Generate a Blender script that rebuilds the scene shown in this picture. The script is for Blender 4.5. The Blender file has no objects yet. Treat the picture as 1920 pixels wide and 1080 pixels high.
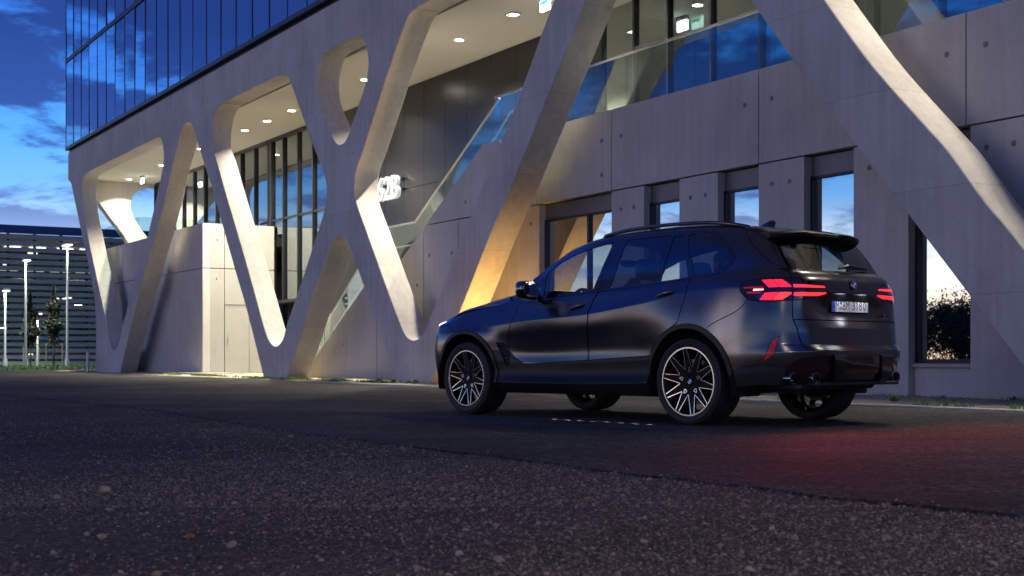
import bpy, bmesh, math, random
import numpy as np
from mathutils import Vector, Matrix, noise as mnoise
random.seed(7); RNG = np.random.default_rng(11)
SC = bpy.context.scene
COL = SC.collection
R = math.radians

# ------------------------------------------------------------------ camera
cam_d = bpy.data.cameras.new('camera'); cam = bpy.data.objects.new('camera', cam_d); COL.objects.link(cam)
cam.location = (0, 0, .583); cam.rotation_euler = (R(90), 0, 0)
cam_d.sensor_width = 36; cam_d.lens = 2600/1920*36; cam_d.shift_y = (669-540)/1920
cam_d.clip_start = .1; cam_d.clip_end = 3000
cam_d.dof.use_dof = True; cam_d.dof.focus_distance = 12.3; cam_d.dof.aperture_fstop = 6.0
SC.camera = cam
SC.view_settings.view_transform = 'Standard'; SC.view_settings.look = 'None'
SC.view_settings.exposure = 0.3; SC.view_settings.gamma = 1.0
SC.view_settings.use_curve_mapping = False
SC.render.engine = 'CYCLES'
cy = SC.cycles
cy.use_denoising = True
cy.max_bounces = 8; cy.diffuse_bounces = 3; cy.glossy_bounces = 4; cy.transmission_bounces = 6; cy.transparent_max_bounces = 12
cy.caustics_reflective = False; cy.caustics_refractive = False
cy.sample_clamp_indirect = 6.0
try: cy.use_light_tree = True
except Exception: pass

# ------------------------------------------------------------------ sky (dusk: bright band at the horizon, deep blue above, streaky cloud)
world = bpy.data.worlds.new('World'); SC.world = world; world.use_nodes = True
wn = world.node_tree.nodes; wl = world.node_tree.links; wn.clear()
def wnode(t, **k):
    n = wn.new(t)
    for a, v in k.items(): setattr(n, a, v)
    return n
w_out = wnode('ShaderNodeOutputWorld'); w_bg = wnode('ShaderNodeBackground'); wl.new(w_bg.outputs[0], w_out.inputs[0])
tc = wnode('ShaderNodeTexCoord'); sep = wnode('ShaderNodeSeparateXYZ'); wl.new(tc.outputs['Generated'], sep.inputs[0])
asn = wnode('ShaderNodeMath', operation='ARCSINE'); wl.new(sep.outputs['Z'], asn.inputs[0])
elev = wnode('ShaderNodeMath', operation='DIVIDE'); wl.new(asn.outputs[0], elev.inputs[0]); elev.inputs[1].default_value = math.pi/2   # 0..1
def ramp(stops, interp='LINEAR'):
    n = wnode('ShaderNodeValToRGB'); cr = n.color_ramp; cr.interpolation = interp
    while len(cr.elements) < len(stops): cr.elements.new(.5)
    for e, (p, c) in zip(cr.elements, stops): e.position = p; e.color = (*c, 1)
    return n
def mixc(a, b, fac, blend='MIX'):
    n = wnode('ShaderNodeMix', data_type='RGBA', blend_type=blend)
    for sock, v in ((n.inputs['A'], a), (n.inputs['B'], b)):
        if isinstance(v, tuple): sock.default_value = (*v, 1)
        else: wl.new(v, sock)
    if isinstance(fac, float): n.inputs['Factor'].default_value = fac
    else: wl.new(fac, n.inputs['Factor'])
    return n.outputs['Result']
d90 = lambda a: a/90
clear = ramp([(0, (1.0, 1.0, 1.0)), (d90(3), (.86, .94, 1.0)), (d90(5), (.50, .74, 1.0)), (d90(6.5), (.20, .50, 1.0)), (d90(8.5), (.11, .42, 1.0)), (d90(11), (.06, .30, .98)), (d90(16), (.025, .15, .72)), (d90(30), (.014, .062, .48)), (d90(50), (.03, .05, .20)), (d90(70), (.045, .047, .10)), (1, (.05, .05, .095))])
wl.new(elev.outputs[0], clear.inputs[0])
# warm afterglow close to the horizon on the sunset side
vdot = wnode('ShaderNodeVectorMath', operation='DOT_PRODUCT'); wl.new(tc.outputs['Generated'], vdot.inputs[0]); vdot.inputs[1].default_value = (-.995, -.1, 0)
az = wnode('ShaderNodeMapRange'); wl.new(vdot.outputs['Value'], az.inputs[0]); az.interpolation_type = 'SMOOTHSTEP'; az.inputs[1].default_value = .35; az.inputs[2].default_value = .98
glowe = wnode('ShaderNodeMapRange'); glowe.interpolation_type = 'SMOOTHSTEP'; wl.new(elev.outputs[0], glowe.inputs[0]); glowe.inputs[1].default_value = d90(6.2); glowe.inputs[2].default_value = d90(2.6)
gm = wnode('ShaderNodeMath', operation='MULTIPLY'); wl.new(az.outputs[0], gm.inputs[0]); wl.new(glowe.outputs[0], gm.inputs[1])
gcol = ramp([(0, (1.0, .66, .42)), (d90(2), (1.0, .83, .66)), (d90(4.5), (1.0, .97, .95)), (d90(8), (.72, .86, 1.0))]); wl.new(elev.outputs[0], gcol.inputs[0])
gscale = mixc(gcol.outputs[0], (1.6, 1.6, 1.6), 1.0, 'MULTIPLY')
sky1 = mixc(clear.outputs[0], gscale, gm.outputs[0])
# clouds: projected on a flat layer so that they stretch out towards the horizon
zz = wnode('ShaderNodeMath', operation='ADD'); wl.new(sep.outputs['Z'], zz.inputs[0]); zz.inputs[1].default_value = .12
comb = wnode('ShaderNodeCombineXYZ')
for i, ax in enumerate('XY'):
    q = wnode('ShaderNodeMath', operation='DIVIDE'); wl.new(sep.outputs[ax], q.inputs[0]); wl.new(zz.outputs[0], q.inputs[1]); wl.new(q.outputs[0], comb.inputs[i])
mapn = wnode('ShaderNodeMapping'); wl.new(comb.outputs[0], mapn.inputs[0]); mapn.inputs['Scale'].default_value = (.62, .50, 1); mapn.inputs['Rotation'].default_value = (0, 0, .3); mapn.inputs['Location'].default_value = (7.3, 2.2, 0)
nz = wnode('ShaderNodeTexNoise'); wl.new(mapn.outputs[0], nz.inputs['Vector']); nz.inputs['Scale'].default_value = 3.6; nz.inputs['Detail'].default_value = 10; nz.inputs['Roughness'].default_value = .63; nz.inputs['Distortion'].default_value = .35
cov = ramp([(0, (.5, .5, .5)), (d90(8), (.5, .5, .5)), (d90(12), (.58, .58, .58)), (d90(17), (.60, .60, .60)), (d90(24), (.46, .46, .46)), (d90(40), (.44, .44, .44)), (1, (.5, .5, .5))]); wl.new(elev.outputs[0], cov.inputs[0])
cadd = wnode('ShaderNodeMath', operation='ADD'); wl.new(nz.outputs['Fac'], cadd.inputs[0]); wl.new(cov.outputs[0], cadd.inputs[1]); csub = wnode('ShaderNodeMath', operation='SUBTRACT'); wl.new(cadd.outputs[0], csub.inputs[0]); csub.inputs[1].default_value = .5
cm = wnode('ShaderNodeMapRange'); cm.interpolation_type = 'SMOOTHSTEP'; wl.new(csub.outputs[0], cm.inputs[0]); cm.inputs[1].default_value = .45; cm.inputs[2].default_value = .58
ccol = ramp([(0, (.62, .68, .84)), (d90(4), (.20, .30, .62)), (d90(8), (.035, .085, .36)), (d90(13), (.018, .045, .22)), (d90(20), (.04, .05, .19)), (d90(45), (.04, .045, .14)), (d90(70), (.05, .048, .085)), (1, (.052, .05, .08))])
wl.new(elev.outputs[0], ccol.inputs[0])
cfade = wnode('ShaderNodeMapRange'); wl.new(elev.outputs[0], cfade.inputs[0]); cfade.inputs[1].default_value = d90(1.5); cfade.inputs[2].default_value = d90(6); cfade.inputs[3].default_value = .10; cfade.inputs[4].default_value = .92
cf = wnode('ShaderNodeMath', operation='MULTIPLY'); wl.new(cm.outputs[0], cf.inputs[0]); wl.new(cfade.outputs[0], cf.inputs[1])
sky2 = mixc(sky1, ccol.outputs[0], cf.outputs[0])
wl.new(sky2, w_bg.inputs[0]); w_bg.inputs[1].default_value = 1.0

# ------------------------------------------------------------------ the last light of the sun, low and very soft
sun_d = bpy.data.lights.new('sun', 'SUN'); sun_d.energy = .12; sun_d.angle = R(18); sun_d.color = (1, .82, .72)
sun = bpy.data.objects.new('sun', sun_d); COL.objects.link(sun)
sun.rotation_euler = Vector((.95, .25, -.17)).to_track_quat('-Z', 'Y').to_euler()

# ------------------------------------------------------------------ materials
MATS = {}
def new_mat(name):
    m = bpy.data.materials.new(name); m.use_nodes = True; MATS[name] = m
    nt = m.node_tree; b = nt.nodes['Principled BSDF']
    return m, nt, b
def setp(b, **k):
    al = dict(color='Base Color', rough='Roughness', metal='Metallic', spec='Specular IOR Level', coat='Coat Weight', coat_rough='Coat Roughness', trans='Transmission Weight', ior='IOR', emit='Emission Color', emit_s='Emission Strength', sheen='Sheen Weight', alpha='Alpha')
    for a, v in k.items():
        s = b.inputs[al[a]]
        s.default_value = (*v, 1) if isinstance(v, tuple) and len(v) == 3 else v
def N(nt, t, **k):
    n = nt.nodes.new(t)
    for a, v in k.items(): setattr(n, a, v)
    return n
def plain(name, color, rough=.5, metal=0., var=0., scale=8., bump=0., **k):
    m, nt, b = new_mat(name); setp(b, color=color, rough=rough, metal=metal, **k)
    if var or bump:
        tcn = N(nt, 'ShaderNodeTexCoord'); nzn = N(nt, 'ShaderNodeTexNoise'); nzn.inputs['Scale'].default_value = scale; nzn.inputs['Detail'].default_value = 5
        nt.links.new(tcn.outputs['Object'], nzn.inputs['Vector'])
        if var:
            r = N(nt, 'ShaderNodeValToRGB'); nt.links.new(nzn.outputs['Fac'], r.inputs[0])
            r.color_ramp.elements[0].position = .3; r.color_ramp.elements[1].position = .7
            r.color_ramp.elements[0].color = (*[c*(1-var) for c in color], 1); r.color_ramp.elements[1].color = (*[min(1, c*(1+var)) for c in color], 1)
            nt.links.new(r.outputs[0], b.inputs['Base Color'])
        if bump:
            bp = N(nt, 'ShaderNodeBump'); bp.inputs['Strength'].default_value = bump; bp.inputs['Distance'].default_value = .01
            nt.links.new(nzn.outputs['Fac'], bp.inputs['Height']); nt.links.new(bp.outputs[0], b.inputs['Normal'])
    return m
def emis(name, color, strength, base=(.1, .1, .1)):
    m, nt, b = new_mat(name); setp(b, color=base, emit=color, emit_s=strength, rough=.4); return m
def concrete(name, lo, hi, warm=0., pores=True, seams=True, stain=.5):
    m, nt, b = new_mat(name); L = nt.links.new
    t = N(nt, 'ShaderNodeTexCoord')
    big = N(nt, 'ShaderNodeTexNoise'); big.inputs['Scale'].default_value = .55; big.inputs['Detail'].default_value = 7; big.inputs['Roughness'].default_value = .62; L(t.outputs['Object'], big.inputs['Vector'])
    mp = N(nt, 'ShaderNodeMapping'); mp.inputs['Scale'].default_value = (9, 9, .55); L(t.outputs['Object'], mp.inputs[0])
    st = N(nt, 'ShaderNodeTexNoise'); st.inputs['Scale'].default_value = 1.0; st.inputs['Detail'].default_value = 4; L(mp.outputs[0], st.inputs['Vector'])
    fi = N(nt, 'ShaderNodeTexNoise'); fi.inputs['Scale'].default_value = 26; fi.inputs['Detail'].default_value = 6; L(t.outputs['Object'], fi.inputs['Vector'])
    a1 = N(nt, 'ShaderNodeMath', operation='MULTIPLY_ADD'); L(big.outputs['Fac'], a1.inputs[0]); a1.inputs[1].default_value = 1.1; a1.inputs[2].default_value = -.32
    a2 = N(nt, 'ShaderNodeMath', operation='MULTIPLY_ADD'); L(st.outputs['Fac'], a2.inputs[0]); a2.inputs[1].default_value = stain; L(a1.outputs[0], a2.inputs[2])
    a3 = N(nt, 'ShaderNodeMath', operation='MULTIPLY_ADD'); L(fi.outputs['Fac'], a3.inputs[0]); a3.inputs[1].default_value = .25; L(a2.outputs[0], a3.inputs[2])
    rp = N(nt, 'ShaderNodeValToRGB'); L(a3.outputs[0], rp.inputs[0])
    rp.color_ramp.elements[0].position = .15; rp.color_ramp.elements[0].color = (*lo, 1); rp.color_ramp.elements[1].position = .85; rp.color_ramp.elements[1].color = (*hi, 1)
    col = rp.outputs[0]
    hsum = fi.outputs['Fac']
    if seams:
        sx = N(nt, 'ShaderNodeSeparateXYZ'); L(t.outputs['Object'], sx.inputs[0]); cx_ = N(nt, 'ShaderNodeCombineXYZ'); L(sx.outputs['X'], cx_.inputs['X']); L(sx.outputs['Z'], cx_.inputs['Y'])
        br = N(nt, 'ShaderNodeTexBrick'); L(cx_.outputs[0], br.inputs['Vector']); br.inputs['Scale'].default_value = 1; br.inputs['Mortar Size'].default_value = .006; br.inputs['Brick Width'].default_value = 2.7; br.inputs['Row Height'].default_value = 1.32; br.inputs['Mortar Smooth'].default_value = .6; br.inputs['Bias'].default_value = 0
        br.inputs['Color1'].default_value = (1, 1, 1, 1); br.inputs['Color2'].default_value = (.9, .9, .92, 1); br.inputs['Mortar'].default_value = (.62, .60, .58, 1)
        mx = N(nt, 'ShaderNodeMix', data_type='RGBA', blend_type='MULTIPLY'); mx.inputs['Factor'].default_value = .75; L(col, mx.inputs['A']); L(br.outputs['Color'], mx.inputs['B']); col = mx.outputs['Result']
    # brown water stains
    sn = N(nt, 'ShaderNodeTexNoise'); mp2 = N(nt, 'ShaderNodeMapping'); mp2.inputs['Scale'].default_value = (1.8, 1.8, .5); mp2.inputs['Location'].default_value = (5, 3, 9); L(t.outputs['Object'], mp2.inputs[0]); L(mp2.outputs[0], sn.inputs['Vector']); sn.inputs['Scale'].default_value = 1.1; sn.inputs['Detail'].default_value = 7; sn.inputs['Roughness'].default_value = .7
    sm = N(nt, 'ShaderNodeMapRange'); L(sn.outputs['Fac'], sm.inputs[0]); sm.inputs[1].default_value = .58; sm.inputs[2].default_value = .78; sm.inputs[4].default_value = .45
    mx2 = N(nt, 'ShaderNodeMix', data_type='RGBA', blend_type='MULTIPLY'); L(sm.outputs[0], mx2.inputs['Factor']); L(col, mx2.inputs['A']); mx2.inputs['B'].default_value = (.62, .50, .38, 1); col = mx2.outputs['Result']
    if pores:
        vo = N(nt, 'ShaderNodeTexVoronoi'); vo.inputs['Scale'].default_value = 7; L(t.outputs['Object'], vo.inputs['Vector'])
        pm = N(nt, 'ShaderNodeMapRange'); L(vo.outputs['Distance'], pm.inputs[0]); pm.inputs[1].default_value = .045; pm.inputs[2].default_value = .075
        gt = N(nt, 'ShaderNodeTexNoise'); gt.inputs['Scale'].default_value = 1.3; L(t.outputs['Object'], gt.inputs['Vector'])
        gg = N(nt, 'ShaderNodeMapRange'); L(gt.outputs['Fac'], gg.inputs[0]); gg.inputs[1].default_value = .5; gg.inputs[2].default_value = .62; gg.inputs[3].default_value = 1; gg.inputs[4].default_value = 0
        mxp = N(nt, 'ShaderNodeMath', operation='MAXIMUM'); L(pm.outputs[0], mxp.inputs[0]); L(gg.outputs[0], mxp.inputs[1])
        mx3 = N(nt, 'ShaderNodeMix', data_type='RGBA', blend_type='MIX'); L(mxp.outputs[0], mx3.inputs['Factor']); mx3.inputs['A'].default_value = (*[c*.25 for c in lo], 1); L(col, mx3.inputs['B']); col = mx3.outputs['Result']
    L(col, b.inputs['Base Color']); setp(b, rough=.78, spec=.3)
    bp = N(nt, 'ShaderNodeBump'); bp.inputs['Strength'].default_value = .25; bp.inputs['Distance'].default_value = .006; L(hsum, bp.inputs['Height']); L(bp.outputs[0], b.inputs['Normal'])
    return m
def coated_glass(name, refl, tint, through, fac, graze=.45):
    """mirror-coated pane: part reflects, the rest shows a dark body or lets light through"""
    m, nt, b = new_mat(name); L = nt.links.new; nt.nodes.remove(b)
    out = nt.nodes['Material Output']
    g = N(nt, 'ShaderNodeBsdfGlossy'); g.inputs['Color'].default_value = (*refl, 1); g.inputs['Roughness'].default_value = .008
    if through: d = N(nt, 'ShaderNodeBsdfTransparent'); d.inputs['Color'].default_value = (*tint, 1)
    else: d = N(nt, 'ShaderNodeBsdfDiffuse'); d.inputs['Color'].default_value = (*tint, 1)
    lw = N(nt, 'ShaderNodeLayerWeight'); lw.inputs['Blend'].default_value = .35
    mr = N(nt, 'ShaderNodeMapRange'); L(lw.outputs['Facing'], mr.inputs[0]); mr.inputs[3].default_value = fac; mr.inputs[4].default_value = min(1, fac+graze)
    mx = N(nt, 'ShaderNodeMixShader'); L(mr.outputs[0], mx.inputs[0]); L(d.outputs[0], mx.inputs[1]); L(g.outputs[0], mx.inputs[2]); L(mx.outputs[0], out.inputs[0])
    tcn = N(nt, 'ShaderNodeTexCoord'); nzn = N(nt, 'ShaderNodeTexNoise'); nzn.inputs['Scale'].default_value = .7; nzn.inputs['Detail'].default_value = 1; L(tcn.outputs['Object'], nzn.inputs['Vector'])
    bp = N(nt, 'ShaderNodeBump'); bp.inputs['Strength'].default_value = .05; bp.inputs['Distance'].default_value = .03; L(nzn.outputs['Fac'], bp.inputs['Height']); L(bp.outputs[0], g.inputs['Normal'])
    return m

concrete('concrete_lattice', (.32, .298, .278), (.57, .537, .50), stain=.55)
concrete('concrete_panel', (.31, .296, .286), (.51, .485, .465), seams=False, pores=False, stain=.45)
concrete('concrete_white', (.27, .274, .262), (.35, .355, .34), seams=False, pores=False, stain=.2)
plain('joint_dark', (.03, .03, .03), .9)
plain('dimple', (.17, .165, .165), .85)
plain('dimple_rim', (.21, .205, .2), .85)
plain('ceiling_plaster', (.62, .61, .57), .85, var=.03, scale=.6)
plain('dark_metal', (.02, .021, .026), .4, metal=.6)
plain('mullion_metal', (.03, .032, .04), .35, metal=.7)
plain('black_panel', (.045, .045, .05), .28, metal=.85, var=.06, scale=.5)
plain('trim_blue', (.03, .045, .09), .35, metal=.5)
plain('lintel_metal', (.13, .125, .145), .45, metal=.4)
plain('sill_metal', (.27, .26, .26), .5, metal=.3)
plain('white_paint', (.42, .42, .41), .5)
plain('rail_steel', (.62, .60, .60), .3, metal=.9)
plain('interior_grey', (.16, .17, .17), .8)
plain('void_dark', (.012, .012, .014), .9)
coated_glass('curtain_glass', (.86, .90, 1.0), (.012, .016, .03), False, .50)
coated_glass('window_glass', (.93, .96, 1.0), (.008, .011, .012), False, .62)
coated_glass('entrance_glass', (.85, .92, .95), (.30, .37, .36), True, .22)
coated_glass('rail_glass', (.8, .9, .93), (.80, .88, .86), True, .05, .25)
emis('downlight', (1, .96, .84), 60)
emis('exit_glow', (.80, 1, .93), 7)
emis('exit_green', (.05, .75, .35), 3)
emis('sign_white', (.95, 1, .96), .95)
emis('sign_side', (.95, 1, .96), .45)

# ------------------------------------------------------------------ mesh helpers
class MB:
    def __init__(s): s.v = []; s.f = []
    def box(s, x0, x1, y0, y1, z0, z1):
        b = len(s.v); s.v += [(x, y, z) for z in (z0, z1) for y in (y0, y1) for x in (x0, x1)]
        s.f += [tuple(b+i for i in q) for q in ((0, 2, 3, 1), (4, 5, 7, 6), (0, 1, 5, 4), (2, 6, 7, 3), (0, 4, 6, 2), (1, 3, 7, 5))]; return s
    def cbox(s, x0, x1, y0, y1, z0, z1, c=.008):
        """box with chamfered edges"""
        b = len(s.v); X = (x0, x1); Y = (y0, y1); Z = (z0, z1); idx = {}
        for i in (0, 1):
            for j in (0, 1):
                for k in (0, 1):
                    dx, dy, dz = (c if i == 0 else -c), (c if j == 0 else -c), (c if k == 0 else -c)
                    for ax in range(3):
                        p = [X[i], Y[j], Z[k]]
                        for o, dd in enumerate((dx, dy, dz)):
                            if o != ax: p[o] += dd
                        idx[i, j, k, ax] = len(s.v); s.v.append(tuple(p))
        def q(*a): s.f.append(tuple(idx[t] for t in a))
        for ax in range(3):
            o = [t for t in range(3) if t != ax]
            for e in (0, 1):
                def key(u, w):
                    t = [0, 0, 0]; t[ax] = e; t[o[0]] = u; t[o[1]] = w; return (*t, ax)
                q(key(0, 0), key(1, 0), key(1, 1), key(0, 1))
            for u in (0, 1):
                for w in (0, 1):
                    t0 = [0, 0, 0]; t0[o[0]] = u; t0[o[1]] = w; t1 = list(t0); t1[ax] = 1
                    q((*t0, o[0]), (*t1, o[0]), (*t1, o[1]), (*t0, o[1]))
        for i in (0, 1):
            for j in (0, 1):
                for k in (0, 1): q((i, j, k, 0), (i, j, k, 1), (i, j, k, 2))
        return s
    def tube(s, pts, r, n=8, cap=True, r2=None):
        pts = [Vector(p) for p in pts]; rings = []; m = len(pts)
        rr = r if isinstance(r, (list, tuple)) else [r + ((r2 - r)*i/(m-1) if r2 is not None else 0) for i in range(m)]
        up = Vector((0, 0, 1)); px = None
        for i, p in enumerate(pts):
            t = (pts[min(i+1, m-1)] - pts[max(i-1, 0)]).normalized()
            if px is None:
                px = t.cross(up) if abs(t.dot(up)) < .95 else t.cross(Vector((1, 0, 0)))
            px = (px - t*px.dot(t)).normalized(); py = t.cross(px)
            b = len(s.v); rings.append(b)
            for k in range(n):
                a = 2*math.pi*k/n; s.v.append(tuple(p + (px*math.cos(a) + py*math.sin(a))*rr[i]))
        for a, b in zip(rings, rings[1:]):
            for k in range(n): s.f.append((a+k, a+(k+1) % n, b+(k+1) % n, b+k))
        if cap: s.f.append(tuple(rings[0]+k for k in range(n))[::-1]); s.f.append(tuple(rings[-1]+k for k in range(n)))
        return s
    def prism(s, poly, y0, y1, axes=(0, 2, 1)):
        """polygon (u,w) pushed along the third axis; convex or simple polygons (n-gon caps)"""
        n = len(poly); b = len(s.v)
        for d in (y0, y1):
            for u, w in poly:
                p = [0, 0, 0]; p[axes[0]] = u; p[axes[1]] = w; p[axes[2]] = d; s.v.append(tuple(p))
        s.f.append(tuple(b+i for i in range(n))); s.f.append(tuple(b+n+i for i in range(n))[::-1])
        for i in range(n): j = (i+1) % n; s.f.append((b+j, b+i, b+n+i, b+n+j))
        return s
    def lathe(s, prof, n=32, axis='Z', cen=(0, 0, 0), close=False):
        b = len(s.v); m = len(prof)
        for k in range(n):
            a = 2*math.pi*k/n; c_, s_ = math.cos(a), math.sin(a)
            for r, h in prof:
                p = {'Z': (r*c_, r*s_, h), 'Y': (r*c_, h, r*s_), 'X': (h, r*c_, r*s_)}[axis]
                s.v.append((p[0]+cen[0], p[1]+cen[1], p[2]+cen[2]))
        for k in range(n):
            k2 = (k+1) % n
            for i in range(m-1 if not close else m):
                i2 = (i+1) % m
                s.f.append((b+k*m+i, b+k2*m+i, b+k2*m+i2, b+k*m+i2))
        return s
    def quad(s, *p):
        b = len(s.v); s.v += [tuple(q) for q in p]; s.f.append(tuple(range(b, b+len(p)))); return s
    def raw(s, v, f):
        b = len(s.v); s.v += [tuple(p) for p in v]; s.f += [tuple(b+i for i in q) for q in f]; return s
    def mesh(s, name):
        me = bpy.data.meshes.new(name); me.from_pydata(s.v, [], s.f); me.update()
        bm = bmesh.new(); bm.from_mesh(me); bmesh.ops.recalc_face_normals(bm, faces=bm.faces); bm.to_mesh(me); bm.free()
        return me
    def build(s, name, mat, parent=None, smooth=False, angle=None):
        return mkobj(name, s.mesh(name), mat, parent, smooth, angle)
def mkobj(name, me, mat, parent=None, smooth=False, angle=None):
    o = bpy.data.objects.new(name, me); COL.objects.link(o)
    if mat: me.materials.clear(); me.materials.append(MATS[mat])
    if parent: o.parent = parent
    if smooth:
        me.polygons.foreach_set('use_smooth', [True]*len(me.polygons))
        if angle:
            me.set_sharp_from_angle(angle=R(angle))
    return o
def tag(o, label=None, cat=None, group=None, kind=None):
    if label: o['label'] = label
    if cat: o['category'] = cat
    if group: o['group'] = group
    if kind: o['kind'] = kind
    return o
def empty(name, loc=(0, 0, 0), rz=0., parent=None):
    o = bpy.data.objects.new(name, None); COL.objects.link(o); o.location = loc; o.rotation_euler = (0, 0, rz); o.empty_display_size = .3
    if parent: o.parent = parent
    return o
def inst(name, me, loc=(0, 0, 0), rot=(0, 0, 0), parent=None, scale=None):
    o = bpy.data.objects.new(name, me); COL.objects.link(o); o.location = loc; o.rotation_euler = rot
    if scale: o.scale = scale
    if parent: o.parent = parent
    return o
def catmull(pts, closed=False, n=6):
    P = [np.array(p, float) for p in pts]; m = len(P); out = []
    for i in range(m if closed else m-1):
        p1, p2 = P[i], P[(i+1) % m]
        p0 = P[i-1] if (closed or i > 0) else 2*p1-p2
        p3 = P[(i+2) % m] if (closed or i+2 < m) else 2*p2-p1
        t0 = 0; a = .5; e = 1e-6
        t1 = t0 + max(np.linalg.norm(p1-p0), e)**a; t2 = t1 + max(np.linalg.norm(p2-p1), e)**a; t3 = t2 + max(np.linalg.norm(p3-p2), e)**a
        for k in range(n):
            t = t1 + (t2-t1)*k/n
            A1 = (t1-t)/(t1-t0)*p0 + (t-t0)/(t1-t0)*p1; A2 = (t2-t)/(t2-t1)*p1 + (t-t1)/(t2-t1)*p2; A3 = (t3-t)/(t3-t2)*p2 + (t-t2)/(t3-t2)*p3
            B1 = (t2-t)/(t2-t0)*A1 + (t-t0)/(t2-t0)*A2; B2 = (t3-t)/(t3-t1)*A2 + (t-t1)/(t3-t1)*A3
            out.append(tuple((t2-t)/(t2-t1)*B1 + (t-t1)/(t2-t1)*B2))
    if not closed: out.append(tuple(P[-1]))
    return out
def filled(name, loops, depth, bevel=0.):
    """flat outline with holes -> solid slab (local x,y = outline, z = thickness 0..depth)"""
    cu = bpy.data.curves.new(name, 'CURVE'); cu.dimensions = '2D'; cu.fill_mode = 'BOTH'; cu.extrude = depth/2 - bevel; cu.bevel_depth = bevel; cu.bevel_resolution = 0
    for lp in loops:
        sp = cu.splines.new('POLY'); sp.points.add(len(lp)-1)
        for p, q in zip(sp.points, lp): p.co = (q[0], q[1], 0, 1)
        sp.use_cyclic_u = True
    o = bpy.data.objects.new(name, cu); COL.objects.link(o)
    dg = bpy.context.evaluated_depsgraph_get(); dg.update()
    me = bpy.data.meshes.new_from_object(o.evaluated_get(dg)); bpy.data.objects.remove(o); bpy.data.curves.remove(cu)
    me.name = name
    bm = bmesh.new(); bm.from_mesh(me); bmesh.ops.remove_doubles(bm, verts=bm.verts, dist=1e-5); bm.to_mesh(me); bm.free()
    return me
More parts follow.
